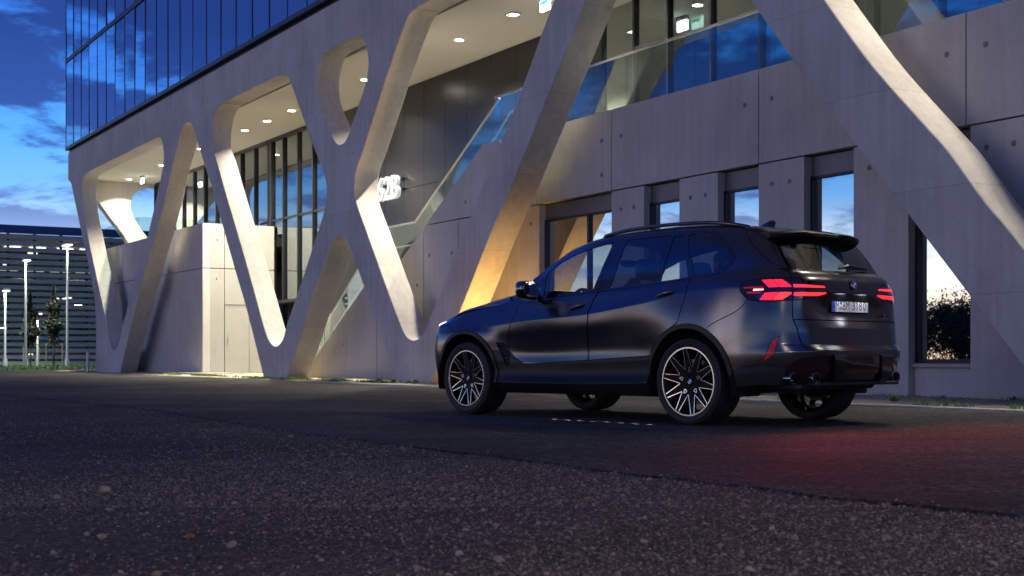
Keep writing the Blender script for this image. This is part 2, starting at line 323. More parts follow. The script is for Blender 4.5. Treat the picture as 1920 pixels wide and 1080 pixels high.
LAT = {'H1': [(-56.097, 7.775), (-55.207, 7.841), (-49.983, 7.858), (-46.006, 7.87), (-45.5, 7.854), (-45.189, 7.715), (-45.004, 7.446), (-44.942, 7.141), (-45.127, 6.692), (-45.5, 6.206), (-46.981, 4.551), (-50.131, 1.714), (-50.579, 1.143), (-50.957, 0.914), (-51.341, 0.808), (-51.729, 0.918), (-52.044, 1.157), (-52.322, 1.618), (-54.088, 3.717), (-56.006, 6.054), (-56.414, 6.833), (-56.459, 7.327), (-56.323, 7.61)], 'H2': [(-50.843, -0.407), (-49.639, 1.007), (-47.787, 2.955), (-45.251, 5.302), (-44.517, 6.102), (-43.979, 6.73), (-43.47, 7.211), (-43.108, 7.635), (-42.824, 7.813), (-42.544, 7.873), (-42.294, 7.861), (-42.019, 7.796), (-41.774, 7.646), (-41.612, 7.46), (-41.345, 7.146), (-40.818, 6.561), (-39.799, 5.428), (-38.037, 3.279), (-36.897, 1.927), (-35.7, 0.296), (-35.37, -0.173)], 'H3': [(-39.468, 7.831), (-39.111, 7.915), (-38.349, 7.937), (-36.12, 7.942), (-34.33, 7.935), (-34.059, 7.915), (-33.81, 7.837), (-33.621, 7.708), (-33.452, 7.529), (-32.503, 6.383), (-32.01, 5.799), (-31.528, 5.268), (-31.225, 4.884), (-31.125, 4.552), (-31.292, 4.118), (-31.905, 3.414), (-32.61, 2.637), (-33.527, 1.688), (-33.829, 1.353), (-34.032, 1.08), (-34.225, 0.944), (-34.42, 0.876), (-34.617, 0.849), (-34.816, 0.879), (-35.052, 0.969), (-35.288, 1.138), (-35.575, 1.457), (-36.205, 2.269), (-37.318, 3.653), (-38.741, 5.335), (-39.551, 6.357), (-39.899, 6.747), (-39.965, 7.071), (-39.914, 7.348), (-39.715, 7.665)], 'H4': [(-31.225, 7.953), (-30.407, 7.97), (-29.623, 7.971), (-29.267, 7.935), (-29.019, 7.837), (-28.821, 7.616), (-28.703, 7.313), (-28.724, 7.015), (-28.871, 6.739), (-29.228, 6.348), (-29.571, 6.007), (-29.777, 5.777), (-29.995, 5.633), (-30.194, 5.578), (-30.375, 5.583), (-30.536, 5.63), (-30.698, 5.728), (-30.894, 5.894), (-31.125, 6.183), (-31.562, 6.662), (-31.733, 6.95), (-31.802, 7.223), (-31.757, 7.463), (-31.665, 7.629), (-31.511, 7.835)], 'H5': [(-34.001, -0.148), (-32.863, 1.106), (-31.975, 2.145), (-31.562, 2.519), (-31.002, 3.173), (-30.861, 3.313), (-30.665, 3.394), (-30.382, 3.434), (-30.153, 3.4), (-29.995, 3.326), (-29.808, 3.176), (-29.531, 2.873), (-28.841, 2.069), (-28.262, 1.368), (-27.673, 0.688), (-27.024, -0.048)], 'H6': [(-29.418, 4.868), (-29.019, 5.283), (-28.724, 5.63), (-27.237, 7.309), (-26.873, 7.658), (-26.708, 7.818), (-26.354, 7.926), (-25.769, 7.951), (-24.58, 7.954), (-21.473, 8.107), (-20.567, 8.142), (-20.289, 8.086), (-20.118, 7.902), (-20.169, 7.547), (-20.744, 6.866), (-21.104, 6.442), (-21.916, 5.434), (-22.58, 4.674), (-23.016, 4.246), (-23.869, 3.285), (-24.695, 2.36), (-25.223, 1.769), (-25.525, 1.483), (-25.794, 1.181), (-25.975, 1.039), (-26.144, 0.958), (-26.372, 0.921), (-26.578, 0.946), (-26.742, 1.008), (-26.971, 1.202), (-27.544, 1.853), (-28.871, 3.474), (-29.418, 4.156), (-29.501, 4.364), (-29.501, 4.594)], 'H7': [(-25.671, -0.024), (-24.285, 1.506), (-22.913, 3.101), (-22.38, 3.653), (-21.724, 4.395), (-20.923, 5.299), (-20.169, 6.158), (-19.766, 6.648), (-18.915, 7.6), (-18.608, 7.953), (-18.16, 8.099), (-17.699, 7.905), (-17.173, 7.465), (-16.513, 6.826), (-15.439, 5.685), (-14.119, 4.194), (-13.308, 3.322), (-12.422, 2.358), (-11.463, 1.322), (-10.88, 0.689), (-10.426, 0.202)], 'H8a': [(-15.065, 6.727), (-13.944, 5.352), (-13.641, 4.984), (-13.062, 4.309), (-12.137, 3.383), (-11.813, 3.061), (-11.236, 2.372), (-10.979, 2.112), (-10.68, 1.785)], 'LE': [(-58.795, 9.05), (-58.873, 7.912), (-58.531, 7.809), (-58.241, 7.646), (-57.905, 7.24), (-57.039, 6.207), (-55.827, 4.775), (-54.514, 3.182), (-54.198, 2.471), (-54.088, 1.587), (-54.13, 0.091), (-54.173, -0.299)]}
DIM = [(-20.752, 4.466), (-20.752, 3.852), (-20.141, 4.468), (-20.148, 3.182), (-19.746, 3.177), (-18.148, 3.184), (-17.759, 3.186), (-16.777, 4.481), (-16.145, 4.485), (-16.145, 3.192), (-15.747, 3.19), (-14.113, 3.197), (-12.727, 4.501), (-12.094, 4.511), (-12.079, 3.212), (-11.661, 3.21), (-25.926, 3.862), (-26.56, 2.829), (-27.635, 2.84), (-28.252, 2.202), (-32.49, 0.893), (-23.239, 3.176), (-42.458, 4.264), (-42.564, 3.042)]
LIGHT_W = 400
TAIL_W = 11
FILL_LAMP_W = 520
# ================================================================== the office building (local x runs right along the front, y runs inwards, z up)
FRONT = Vector((.5017, -.8650, 0)).normalized()
BROT = math.atan2(FRONT.y, FRONT.x)
OX, OY = -34.0, 13.2                                   # the building's own origin in front-line coordinates
def bl(a, D, z=0.): return (a-OX, D-OY, z)
def fw(a, D, z=0.):                                    # front-line coordinates -> world
    e1 = FRONT; e2 = Vector((-FRONT.y, FRONT.x, 0)); p = e1*a + e2*D; return (p.x, p.y, z)
office = empty('office_building', fw(OX, OY, 0), BROT)
tag(office, 'concrete and glass office building with slanted openwork concrete columns behind the car', 'building')
class FB(MB):
    """builder in front-line coordinates"""
    def build(s, name, mat, parent=None, smooth=False, angle=None, origin=(OX, OY, 0)):
        s.v = [(x-origin[0], y-origin[1], z-origin[2]) for x, y, z in s.v]
        return mkobj(name, s.mesh(name), mat, parent if parent else office, smooth, angle)
def rot_up(me, D0, depth):
    me.transform(Matrix(((1, 0, 0, -OX), (0, 0, -1, D0+depth/2-OY), (0, 1, 0, 0), (0, 0, 0, 1))))
    return me
# ---- the openwork front of slanted columns
outer = LAT['LE'][1:-1]
edge_l = catmull(outer, False, 4)
def up_v(h, n=4): return catmull(h, False, n)
low = -.25
outline = [(-58.82, 9.0)] + [(-58.85, 7.95)] + edge_l[2:] + [(-54.15, low)]
h2 = up_v(LAT['H2']); h5 = up_v(LAT['H5']); h7 = up_v(LAT['H7'])
def clip_low(h): return [(x, max(z, low)) for x, z in h]
outline += clip_low(h2) + clip_low(h5) + clip_low(h7)
outline += [(-7.2, low), (-4.1, 6.9), (-3.7, 7.6), (-3.2, 7.75), (-2.7, 7.6), (0.4, low), (3.0, low), (3.0, 9.0)]
h8 = [(-15.6, 7.45), (-15.45, 7.2)] + LAT['H8a'] + [(-10.2, 1.25), (-9.85, 1.0), (-9.5, .95), (-9.2, 1.1), (-8.9, 1.5), (-6.3, 7.3), (-6.4, 7.75), (-6.8, 7.94), (-15.2, 7.94), (-15.5, 7.8)]
loops = [outline] + [catmull(LAT[k], True, 4) for k in ('H1', 'H3', 'H4', 'H6')] + [catmull(h8, True, 4)]
lat = mkobj('lattice', rot_up(filled('lattice', loops, .6, .012), 12.9, .6), 'concrete_lattice', office, True, 28)
lat['label'] = 'smooth grey concrete columns joined as slanted V shapes'
# ---- end wall with a slanted leg, seen through the far left opening
def endp(D, z): return (D, z)
e_out = [(13.52, 9.0), (13.52, 7.45), (13.72, 7.42), (13.95, 7.16), (14.8, 6.07), (17.0, 3.0), (18.9, .1), (20.6, .1), (18.4, 3.0), (16.6, 5.0), (15.85, 5.9), (15.45, 6.5), (15.33, 6.9), (15.45, 7.35), (15.8, 7.68), (16.3, 7.8), (25, 7.8), (25, 9.0)]
me = filled('end_lattice', [e_out], .6, .012)
me.transform(Matrix(((0, 0, 1, -58.75-OX), (1, 0, 0, -OY), (0, 1, 0, 0), (0, 0, 0, 1))))
mkobj('end_lattice', me, 'concrete_lattice', office, True, 28)
# ---- ceiling slab, roof block behind the curtain wall
FB().box(-59.05, 3, 13.52, 26, 7.9, 9.0).build('ceiling', 'ceiling_plaster')
FB().box(-58.95, 3, 13.05, 26, 9.22, 17.4).build('upper_storeys', 'void_dark')
FB().box(-58.98, 3, 12.97, 26, 9.003, 9.215).build('recessed_band', 'trim_blue')
FB().cbox(-58.98, 3, 12.80, 13.0, 9.12, 9.25, .01).build('bottom_trim', 'dark_metal')
FB().cbox(-58.98, 3, 12.81, 13.0, 12.72, 12.90, .01).build('floor_trim', 'dark_metal')
FB().cbox(-58.98, 3, 12.81, 13.0, 16.4, 16.6, .01).build('floor_trim', 'dark_metal')
# ---- curtain wall panes and fins
SP = 1.335
for z0, z1, amax in ((9.26, 12.71, -22.0), (12.91, 16.39, -22.0)):
    k = 0
    while True:
        a0 = -58.95 + k*SP
        if a0 > amax: break
        p = FB().box(a0+.03, a0+SP-.03, 12.84, 12.86, z0+.01, z1-.01)
        cx_, cz_ = a0+SP/2, (z0+z1)/2
        o = p.build('glass_pane', 'curtain_glass', origin=(cx_, 12.85, cz_)); o.location = bl(cx_, 12.85, cz_)
        o.rotation_euler = (random.gauss(0, .0035), 0, random.gauss(0, .0045))
        FB().box(a0-.022, a0+.022, 12.825, 12.95, z0-.005, z1+.005).build('mullion', 'mullion_metal')
        k += 1
# ---- lower front wall: concrete panels
W0, W1 = 13.9, 14.15
g = .012
def panel(poly, name='wall_panel', mat='concrete_panel', D0=W0, D1=W1, **k):
    return FB().prism(poly, D0, D1).build(name, mat, **k)
def rect(a0, a1, z0, z1): return [(a0+g, z0+g), (a1-g, z0+g), (a1-g, z1-g), (a0+g, z1-g)]
JH = 3.53; PT = 4.98
panel([(-27.82, JH+g), (-24.43-g, JH+g), (-24.43-g, PT), (-25.17, PT)])
for a0, a1 in ((-24.43, -20.44), (-20.44, -16.45), (-16.45, -12.41), (-12.41, -8.4), (-8.4, -4.4), (-4.4, 2.9)): panel([(a0+g, JH+g), (a1-g, JH+g), (a1-g, PT), (a0+g, PT)])
panel([(-27.92+g, -.2), (-26.25-g, -.2), (-26.25-g, JH-g), (-27.80, JH-g), (-27.92+g, 3.455)])
panel([(-26.25+g, -.2), (-22.92, -.2), (-22.92, JH-g), (-26.25+g, JH-g)])
panel([(-30.46+g, -.2), (-27.92-g, -.2), (-27.92-g, 3.455), (-29.85, 2.42), (-30.46+g, 2.42)])
panel([(-35.5, -.2), (-30.46-g, -.2), (-30.46-g, 2.42), (-30.95, 2.42), (-35.45, -.06)])
piers = [(-20.44, -19.45), (-18.45, -17.44), (-16.45, -15.43), (-14.42, -13.39), (-12.34, -11.4), (-10.4, -9.4), (-8.4, -7.4), (-6.4, 2.9)]
for a0, a1 in piers: panel([(a0+g*.3, -.2), (a1-g*.3, -.2), (a1-g*.3, JH-g), (a0+g*.3, JH-g)])
FB().box(-25.1, 2.9, W1+.003, W1+.06, JH-.06, PT-.3).build('wall_core', 'joint_dark')
FB().box(-26.3, -22.95, W1+.003, W1+.06, 0, JH).build('wall_core', 'joint_dark')
# formwork dimples
dm = MB().lathe([(.0, -.0015), (.030, -.0015), (.034, .001)], 14, 'Y', (0, 0, 0)).mesh('tie_hole'); dm.materials.append(MATS['dimple'])
rm = MB().lathe([(.033, .004), (.034, -.003), (.038, -.003), (.039, .004)], 16, 'Y').mesh('tie_ring'); rm.materials.append(MATS['dimple_rim'])
for a, z in DIM:
    o = inst('tie_hole', dm, bl(a, W0-.003, z), parent=office)
    inst('hole_rim', rm, (0, 0, 0), parent=o)
# windows of the lower storey
def window(a0, a1, z0, z1, sill=True, mid=None):
    w = empty('window', bl((a0+a1)/2, 14.2, z0), parent=office); og = ((a0+a1)/2, 14.2, z0)
    wb = lambda: FB()
    wb().box(a0, a1, 14.05, 14.15, z1-.30, z1-.015).build('header', 'lintel_metal', w, origin=og)
    fr = FB(); fr.box(a0+.002, a0+.035, 14.02, 14.15, z0, z1-.302); fr.box(a1-.03, a1-.002, 14.02, 14.15, z0, z1-.302); fr.box(a0+.036, a1-.031, 14.03, 14.15, z0, z0+.05); fr.box(a0+.036, a1-.031, 14.03, 14.15, z1-.34, z1-.303)
    if mid: fr.box(mid-.035, mid+.035, 14.03, 14.15, z0+.051, z1-.341)
    fr.build('frame', 'dark_metal', w, origin=og)
    FB().box(a0+.03, a1-.02, 14.075, 14.095, z0+.04, z1-.32).build('pane', 'window_glass', w, origin=og)
    if sill:
        FB().cbox(a0+.01, a1-.01, 13.95, 14.12, z0-.06, z0-.004, .006).build('sill', 'sill_metal', w, origin=og)
        FB().box(a0+.004, a1-.004, 14.0, 14.2, -.2, z0-.065).build('apron', 'concrete_panel', w, origin=og)
    return w
window(-22.92, -20.44, .5, JH, mid=-21.4)
for i in range(len(piers)-1): window(piers[i][1], piers[i+1][0], .5, JH)
# ---- low concrete block in the left bays
def blk(poly, **k): return panel(poly, 'block_panel', **k)
BJ = 3.47; BT = 4.93
js = [-57.6, -54.0, -50.5, -47.2, -43.98]
for a0, a1 in zip(js, js[1:]):
    blk([(a0+g, BJ+g), (a1-(g if a1 < -44 else 0), BJ+g), (a1-(g if a1 < -44 else 0), BT), (a0+g, BT)]); blk([(a0+g, -.25), (a1-(g if a1 < -44 else 0), -.25), (a1-(g if a1 < -44 else 0), BJ-g), (a0+g, BJ-g)])
FB().box(-57.5, -44.3, 14.16, 14.2, 0, 4.6).build('wall_core', 'joint_dark')
FB().box(-58.4, -44.25, 14.2, 16.4, 4.40, 4.62).build('block_roof', 'concrete_panel')
# lit return side of the block (faces right)
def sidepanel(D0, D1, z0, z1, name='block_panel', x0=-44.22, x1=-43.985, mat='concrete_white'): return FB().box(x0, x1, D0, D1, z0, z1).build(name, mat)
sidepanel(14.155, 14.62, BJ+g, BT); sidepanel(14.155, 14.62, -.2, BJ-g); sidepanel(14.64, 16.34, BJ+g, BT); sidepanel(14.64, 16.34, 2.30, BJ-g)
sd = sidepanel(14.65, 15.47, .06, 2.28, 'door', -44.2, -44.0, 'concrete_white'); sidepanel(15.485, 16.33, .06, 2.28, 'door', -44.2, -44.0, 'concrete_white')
FB().tube([(-43.97, 14.74, 1.0), (-43.97, 14.74, 1.25)], .012).build('handle', 'rail_steel', sd, origin=(OX, OY, 0))
FB().box(-45.6, -42.0, 13.25, 14.6, -.1, .07).build('plinth', 'concrete_white')
# ---- recessed inner front: glazing on the left, dark panels in the middle, glazing on the right
IN = 16.4
xs = [-58.3, -57.0, -55.62, -54.24, -52.85, -51.5, -50.1, -48.7, -47.3, -45.9, -44.56, -44.24, -43.15, -41.84, -40.56, -39.3]
tr = 5.13
for x0, x1 in zip(xs, xs[1:]):
    FB().box(x0-.03, x0+.03, IN-.08, IN+.1, 2.42 if x0 > -44 else (4.63 if x0 < -44.3 else .0), 7.78).build('mullion', 'mullion_metal')
    if x1-x0 < .4:
        FB().box(x0+.031, x1-.031, IN-.06, IN+.1, .0, 7.78).build('post_cover', 'dark_metal'); continue
    FB().box(x0+.035, x1-.035, IN+.0, IN+.015, tr+.04, 7.77).build('glass_pane', 'entrance_glass')
    FB().box(x0+.035, x1-.035, IN+.0, IN+.015, 2.47 if x0 > -44 else 4.64, tr-.04).build('glass_pane', 'entrance_glass')
FB().box(-44.2, -39.3, IN-.05, IN+.08, tr-.035, tr+.035).build('transom', 'mullion_metal')
FB().box(-58.3, -39.3, IN-.06, IN+.1, 7.782, 7.9).build('head_rail', 'dark_metal')
FB().box(-44.18, -39.3, IN-.06, IN+.1, 2.36, 2.46).build('door_head', 'dark_metal')
for x0, x1 in ((-44.18, -43.0), (-42.98, -41.8), (-41.7, -40.5), (-40.48, -39.3)):
    FB().box(x0+.02, x1-.02, IN+.3, IN+.33, .02, 2.34).build('entrance_door', 'window_glass')
bj = [-39.3] + [-39.0+1.215*i for i in range(13)]
bj = [b for b in bj if b < -24.6] + [-24.42]
for x0, x1 in zip(bj, bj[1:]):
    for z0, z1 in ((-.1, 5.14), (5.14, 7.89)):
        FB().cbox(x0+.006, x1-.006, IN, IN+.04, z0+.006, z1-.006, .003).build('facade_panel', 'black_panel')
FB().box(-39.3, -24.42, IN+.045, IN+.12, -.1, 7.9).build('panel_backing', 'joint_dark')
rx = [-24.42, -23.24, -22.08, -20.72, -19.31, -17.9, -16.5, -15.1, -13.7, -12.3, -10.9, -9.5, -8.1, -6.7, -5.3, -3.9, -2.5, 2.9]
for x0, x1 in zip(rx, rx[1:]):
    FB().box(x0-.03, x0+.03, IN-.07, IN+.1, 4.76, 7.89).build('mullion', 'mullion_metal')
    FB().box(x0+.035, x1-.035, IN, IN+.015, 4.78, 7.88).build('glass_pane', 'entrance_glass')
FB().box(-23.2, -22.12, IN-.05, IN+.08, 6.82, 6.9).build('door_head', 'mullion_metal')
FB().box(-23.2, -22.12, IN+.03, IN+.06, 4.78, 6.81).build('door', 'dark_metal')
# rooms behind the glazing
FB().box(-24.4, 2.8, 22, 22.2, 4.7, 7.9).build('back_wall', 'interior_grey')
FB().box(-24.6, -24.45, 16.6, 22, 4.7, 7.9).build('side_wall', 'interior_grey')
FB().box(-59, 3, 14.16, 25, 4.55, 4.74).build('terrace_floor', 'concrete_panel') if False else None
FB().box(-25.0, 3, 14.24, 25, 4.50, 4.74).build('terrace_floor', 'concrete_panel')
FB().box(-58.3, -39.3, 21, 21.2, -.1, 7.9).build('back_wall', 'interior_grey')
FB().box(-39.25, -39.15, 16.55, 21, -.1, 7.9).build('side_wall', 'interior_grey')
FB().box(-58.3, -44.4, 16.55, 21, 4.3, 4.6).build('inner_floor', 'interior_grey')
# ---- staircase with glass balustrade
stair = empty('outdoor_staircase', fw(-30.3, 15.0, 0), BROT)
tag(stair, 'concrete outdoor staircase with clear glass balustrade behind the slanted columns', 'staircase')
SO = (-30.3, 15.0, 0)
m = FB()
def flight(a0, z0, a1, z1, n):
    for i in range(n):
        t0 = i/n; x0 = a0+(a1-a0)*t0; x1 = a0+(a1-a0)*(i+1)/n; zt = z0+(z1-z0)*(i+1)/n
        m.box(x0, x1, 14.2, 16.0, max(zt-.55, -.1), zt)
flight(-35.2, -.05, -30.85, 2.15, 13)
m.box(-30.85, -29.7, 14.2, 16.0, 1.7, 2.15)
flight(-29.7, 2.15, -25.05, 4.73, 15)
m.build('steps', 'concrete_panel', stair, origin=SO)
top = [(-34.6, 1.27), (-30.85, 3.70-.02), (-28.93, 3.70), (-24.95, 5.93)]
base = [(-34.6, .46), (-30.95, 2.43), (-29.85, 2.43), (-25.17, 4.99)]
def lerp_line(L, a):
    for (x0, z0), (x1, z1) in zip(L, L[1:]):
        if a <= x1 or (x1, z1) == L[-1]: return z0+(z1-z0)*(a-x0)/(x1-x0)
top = [(-34.6, 1.24), (-30.75, 3.70), (-28.93, 3.70), (-24.95, 5.93)]
cuts = [-34.6, -33.2, -31.9, -30.75, -28.93, -27.6, -26.25, -24.95]
for a0, a1 in zip(cuts, cuts[1:]):
    q = [(a0+.01, lerp_line(base, a0)-.12), (a1-.01, lerp_line(base, a1)-.12), (a1-.01, lerp_line(top, a1)-.01), (a0+.01, lerp_line(top, a0)-.01)]
    FB().prism(q, 14.17, 14.185).build('glass_pane', 'rail_glass', stair, origin=SO)
FB().tube([(a, 14.178, z) for a, z in top], .024, 8).build('handrail', 'rail_steel', stair, origin=SO)
low_rail = [(-34.7, .95), (-30.75, 3.2), (-28.95, 3.2), (-25.3, 5.22), (-24.72, 5.62), (-24.5, 5.62)]
FB().tube([(a, 14.30, z) for a, z in low_rail], .02, 8).build('inner_handrail', 'white_paint', stair, origin=SO)
for a in (-34.0, -32.6, -31.4, -29.4, -28.2, -26.9, -25.6, -24.5):
    FB().tube([(a, 14.30, lerp_line(base, a)-.2 if a < -25.2 else 4.74), (a, 14.30, lerp_line(low_rail, a))], .02, 8).build('rail_post', 'white_paint', stair, origin=SO)
# ---- terrace balustrade above the concrete wall
bal = empty('terrace_balustrade', fw(-16, 14, PT), BROT); tag(bal, 'long clear glass balustrade with metal handrail along the concrete terrace wall', 'railing'); BO = (-16, 14, PT)
bx = [-24.95, -24.1, -22.15, -20.2, -18.24, -16.27, -14.3, -12.33, -10.36, -8.4, -6.4, -4.4, -2.4]
for x0, x1 in zip(bx, bx[1:]): FB().box(x0+.008, x1-.008, 14.06, 14.075, PT-.1, 5.93).build('glass_pane', 'rail_glass', bal, origin=BO)
FB().tube([(-24.95, 14.068, 5.94), (-2.4, 14.068, 5.94)], .024, 8).build('handrail', 'rail_steel', bal, origin=BO)
b2 = empty('roof_railing', fw(-54.5, 14, BT), BROT); tag(b2, 'short glass railing on the low concrete block at the far left end', 'railing')
for x0, x1 in ((-57.3, -55.6), (-55.6, -53.9), (-53.9, -52.2)): FB().box(x0+.01, x1-.01, 14.04, 14.055, BT-.1, 5.85).build('glass_pane', 'rail_glass', b2, origin=(-54.5, 14, BT))
FB().box(-52.2, -52.185, 14.06, 16.3, 4.63, 5.85).build('glass_pane', 'rail_glass', b2, origin=(-54.5, 14, BT))
# ---- ceiling downlights
def place(o, a, D, z, rz=0.): o.location = fw(a, D, z); o.rotation_euler = (0, 0, BROT+rz)
ring = MB().lathe([(.105, -.001), (.105, -.012), (.135, -.010), (.14, -.001)], 24).mesh('trim_ring'); ring.materials.append(MATS['white_paint'])
disc = MB().lathe([(0, -.007), (.104, -.007), (.104, -.002)], 24).mesh('diffuser'); disc.materials.append(MATS['downlight'])
LROW = [(-57.3, 'nearest the far left end of the building'), (-52.5, 'second from the far left end'), (-47.7, 'seen through the narrow arch of the far columns'), (-43.05, 'left of three seen through the second V opening'), (-41.0, 'middle of three seen through the second V opening'), (-38.9, 'right of three seen through the second V opening'), (-33.62, 'seen through the small teardrop opening'), (-28.3, 'seen through the tall opening above the dark panels'), (-23.0, 'hidden behind the tall slanted column left of the terrace'), (-17.7, 'over the terrace above the car'), (-12.4, 'over the terrace above the right-hand column'), (-7.1, 'over the terrace beyond the right edge')]
def downlight(a, D, z, label, watts, group='round lights along the soffit', r=.11, spread=120):
    t = empty('ceiling_light'); place(t, a, D, z); tag(t, label, 'light', group)
    inst('trim_ring', ring, parent=t); inst('diffuser', disc, parent=t)
    ld = bpy.data.lights.new('lamp', 'AREA'); ld.shape = 'DISK'; ld.size = 2*r; ld.energy = watts; ld.color = (1, .90, .70); ld.spread = R(spread)
    lo = bpy.data.objects.new('lamp', ld); COL.objects.link(lo); lo.parent = t; lo.location = (0, 0, -.016)
    return t
for a, lab in LROW: downlight(a, 15.0 if a < -22 else 14.5, 7.898, 'round white ceiling light ' + lab, LIGHT_W if a < -22 else LIGHT_W*.36)
# lights inside the rooms
downlight(-21.55, 17.9, 7.898, 'round white ceiling light inside the room behind the terrace glass', 25, 'lights inside the rooms')
downlight(-47.5, 18.6, 7.898, 'round white ceiling light inside the left glass hall', 30, 'lights inside the rooms')
downlight(-42.3, 18.8, 7.898, 'round white ceiling light inside the hall above the entrance', 30, 'lights inside the rooms')
# square emergency lamp and lit exit signs
t = empty('emergency_light'); place(t, -25.54, 14.84, 7.898); tag(t, 'small square emergency lamp on the ceiling near the exit sign', 'light')
MB().cbox(-.13, .13, -.13, .13, -.03, 0, .006).build('housing', 'white_paint', t); MB().box(-.1, .1, -.1, .1, -.036, -.031).build('lens', 'exit_glow', t)
def exit_sign(a, D, z, label, h=.22, w=.34):
    t = empty('exit_sign'); place(t, a, D, z); tag(t, label, 'sign', 'lit exit signs')
    MB().cbox(-w/2, w/2, -.03, .03, -.09-h, -.09, .008).build('housing', 'exit_glow', t)
    MB().box(-w/2, w/2, -.05, .05, -.085, 0).build('bracket', 'white_paint', t)
    g_ = MB(); g_.box(-w/2+.02, w/2-.02, -.034, -.031, -.09-h*.42, -.10); g_.build('green_panel', 'exit_green', t)
    a_ = MB(); y = -.0365; zc = -.09-h*.26
    a_.box(-.10, .0, y-.001, y+.001, zc-.012, zc+.012).prism([(0, zc-.035), (.045, zc), (0, zc+.035)], y-.001, y+.001); a_.build('arrow', 'white_paint', t)
exit_sign(-56.0, 15.2, 7.898, 'small glowing exit sign under the far left soffit')
exit_sign(-55.4, 17.9, 7.898, 'small glowing exit sign inside the glass hall at far left')
exit_sign(-23.95, 14.67, 7.898, 'glowing white and green exit sign at the top edge of the picture')
exit_sign(-22.75, 17.6, 7.65, 'glowing green exit sign inside the room behind the terrace glass')
# building number in lit box letters
sg = empty('building_sign'); place(sg, -34.75, 16.4, 4.92); tag(sg, 'lit white three-dimensional building number 62B on the dark wall', 'sign')
def letter(ch, x, w):
    cu = bpy.data.curves.new('t', 'FONT'); cu.body = ch; cu.size = .90; cu.extrude = .055; cu.offset = .012; cu.bevel_depth = 0; cu.resolution_u = 3
    o = bpy.data.objects.new('t', cu); COL.objects.link(o); dg = bpy.context.evaluated_depsgraph_get(); dg.update()
    me = bpy.data.meshes.new_from_object(o.evaluated_get(dg)); bpy.data.objects.remove(o); bpy.data.curves.remove(cu)
    xs_ = [v.co.x for v in me.vertices]; s = w/(max(xs_)-min(xs_)); x0_ = min(xs_)
    me.transform(Matrix(((s, 0, 0, x-x0_*s), (0, 0, -1, -.17), (0, 1, 0, 0), (0, 0, 0, 1))))
    o = mkobj('character', me, 'sign_white', sg); me.materials.append(MATS['sign_side'])
    for p in me.polygons: p.material_index = 0 if abs(p.normal.y) > .6 else 1
    return o
for i, ch in enumerate('62B'): letter(ch, -.70+.47*i, .43)
MB().box(-.7, .68, -.11, -.003, .22, .26).build('mounting_rail', 'dark_metal', sg); MB().box(-.7, .68, -.11, -.003, .50, .54).build('mounting_rail', 'dark_metal', sg)
# small round lamp on the dark wall beside the stairs
t = empty('wall_lamp'); place(t, -36.9, 16.4, 3.9); tag(t, 'small warm wall lamp on the dark wall under the arch', 'light')
emis('warm_lamp', (1, .78, .35), 9)
MB().lathe([(0, -.10), (.05, -.09), (.08, -.03), (.08, 0)], 16, 'Y').build('globe', 'warm_lamp', t, True); MB().box(-.05, .05, -.02, -.001, -.09, .09).build('backplate', 'dark_metal', t)
# added unseen uplight, washes the column foot and wall behind the car in amber
t = empty('added_uplight'); place(t, -22.7, 12.8, .05); tag(t, 'added amber ground light hidden behind the bonnet to warm the column and wall', 'light')
emis('amber_lens', (1, .55, .12), 12)
MB().lathe([(.0, .05), (.055, .05), (.075, .035), (.085, 0)], 16).build('housing', 'dark_metal', t, True); MB().lathe([(0, .056), (.05, .052)], 16).build('lens', 'amber_lens', t)
ld = bpy.data.lights.new('lamp', 'AREA'); ld.shape = 'DISK'; ld.size = .1; ld.energy = 60; ld.color = (1, .54, .14); ld.spread = R(110)
lo = bpy.data.objects.new('lamp', ld); COL.objects.link(lo); lo.parent = t; lo.location = (-.02, 0, .068); lo.rotation_euler = Vector((-.66, .20, .74)).to_track_quat('-Z', 'Y').to_euler()
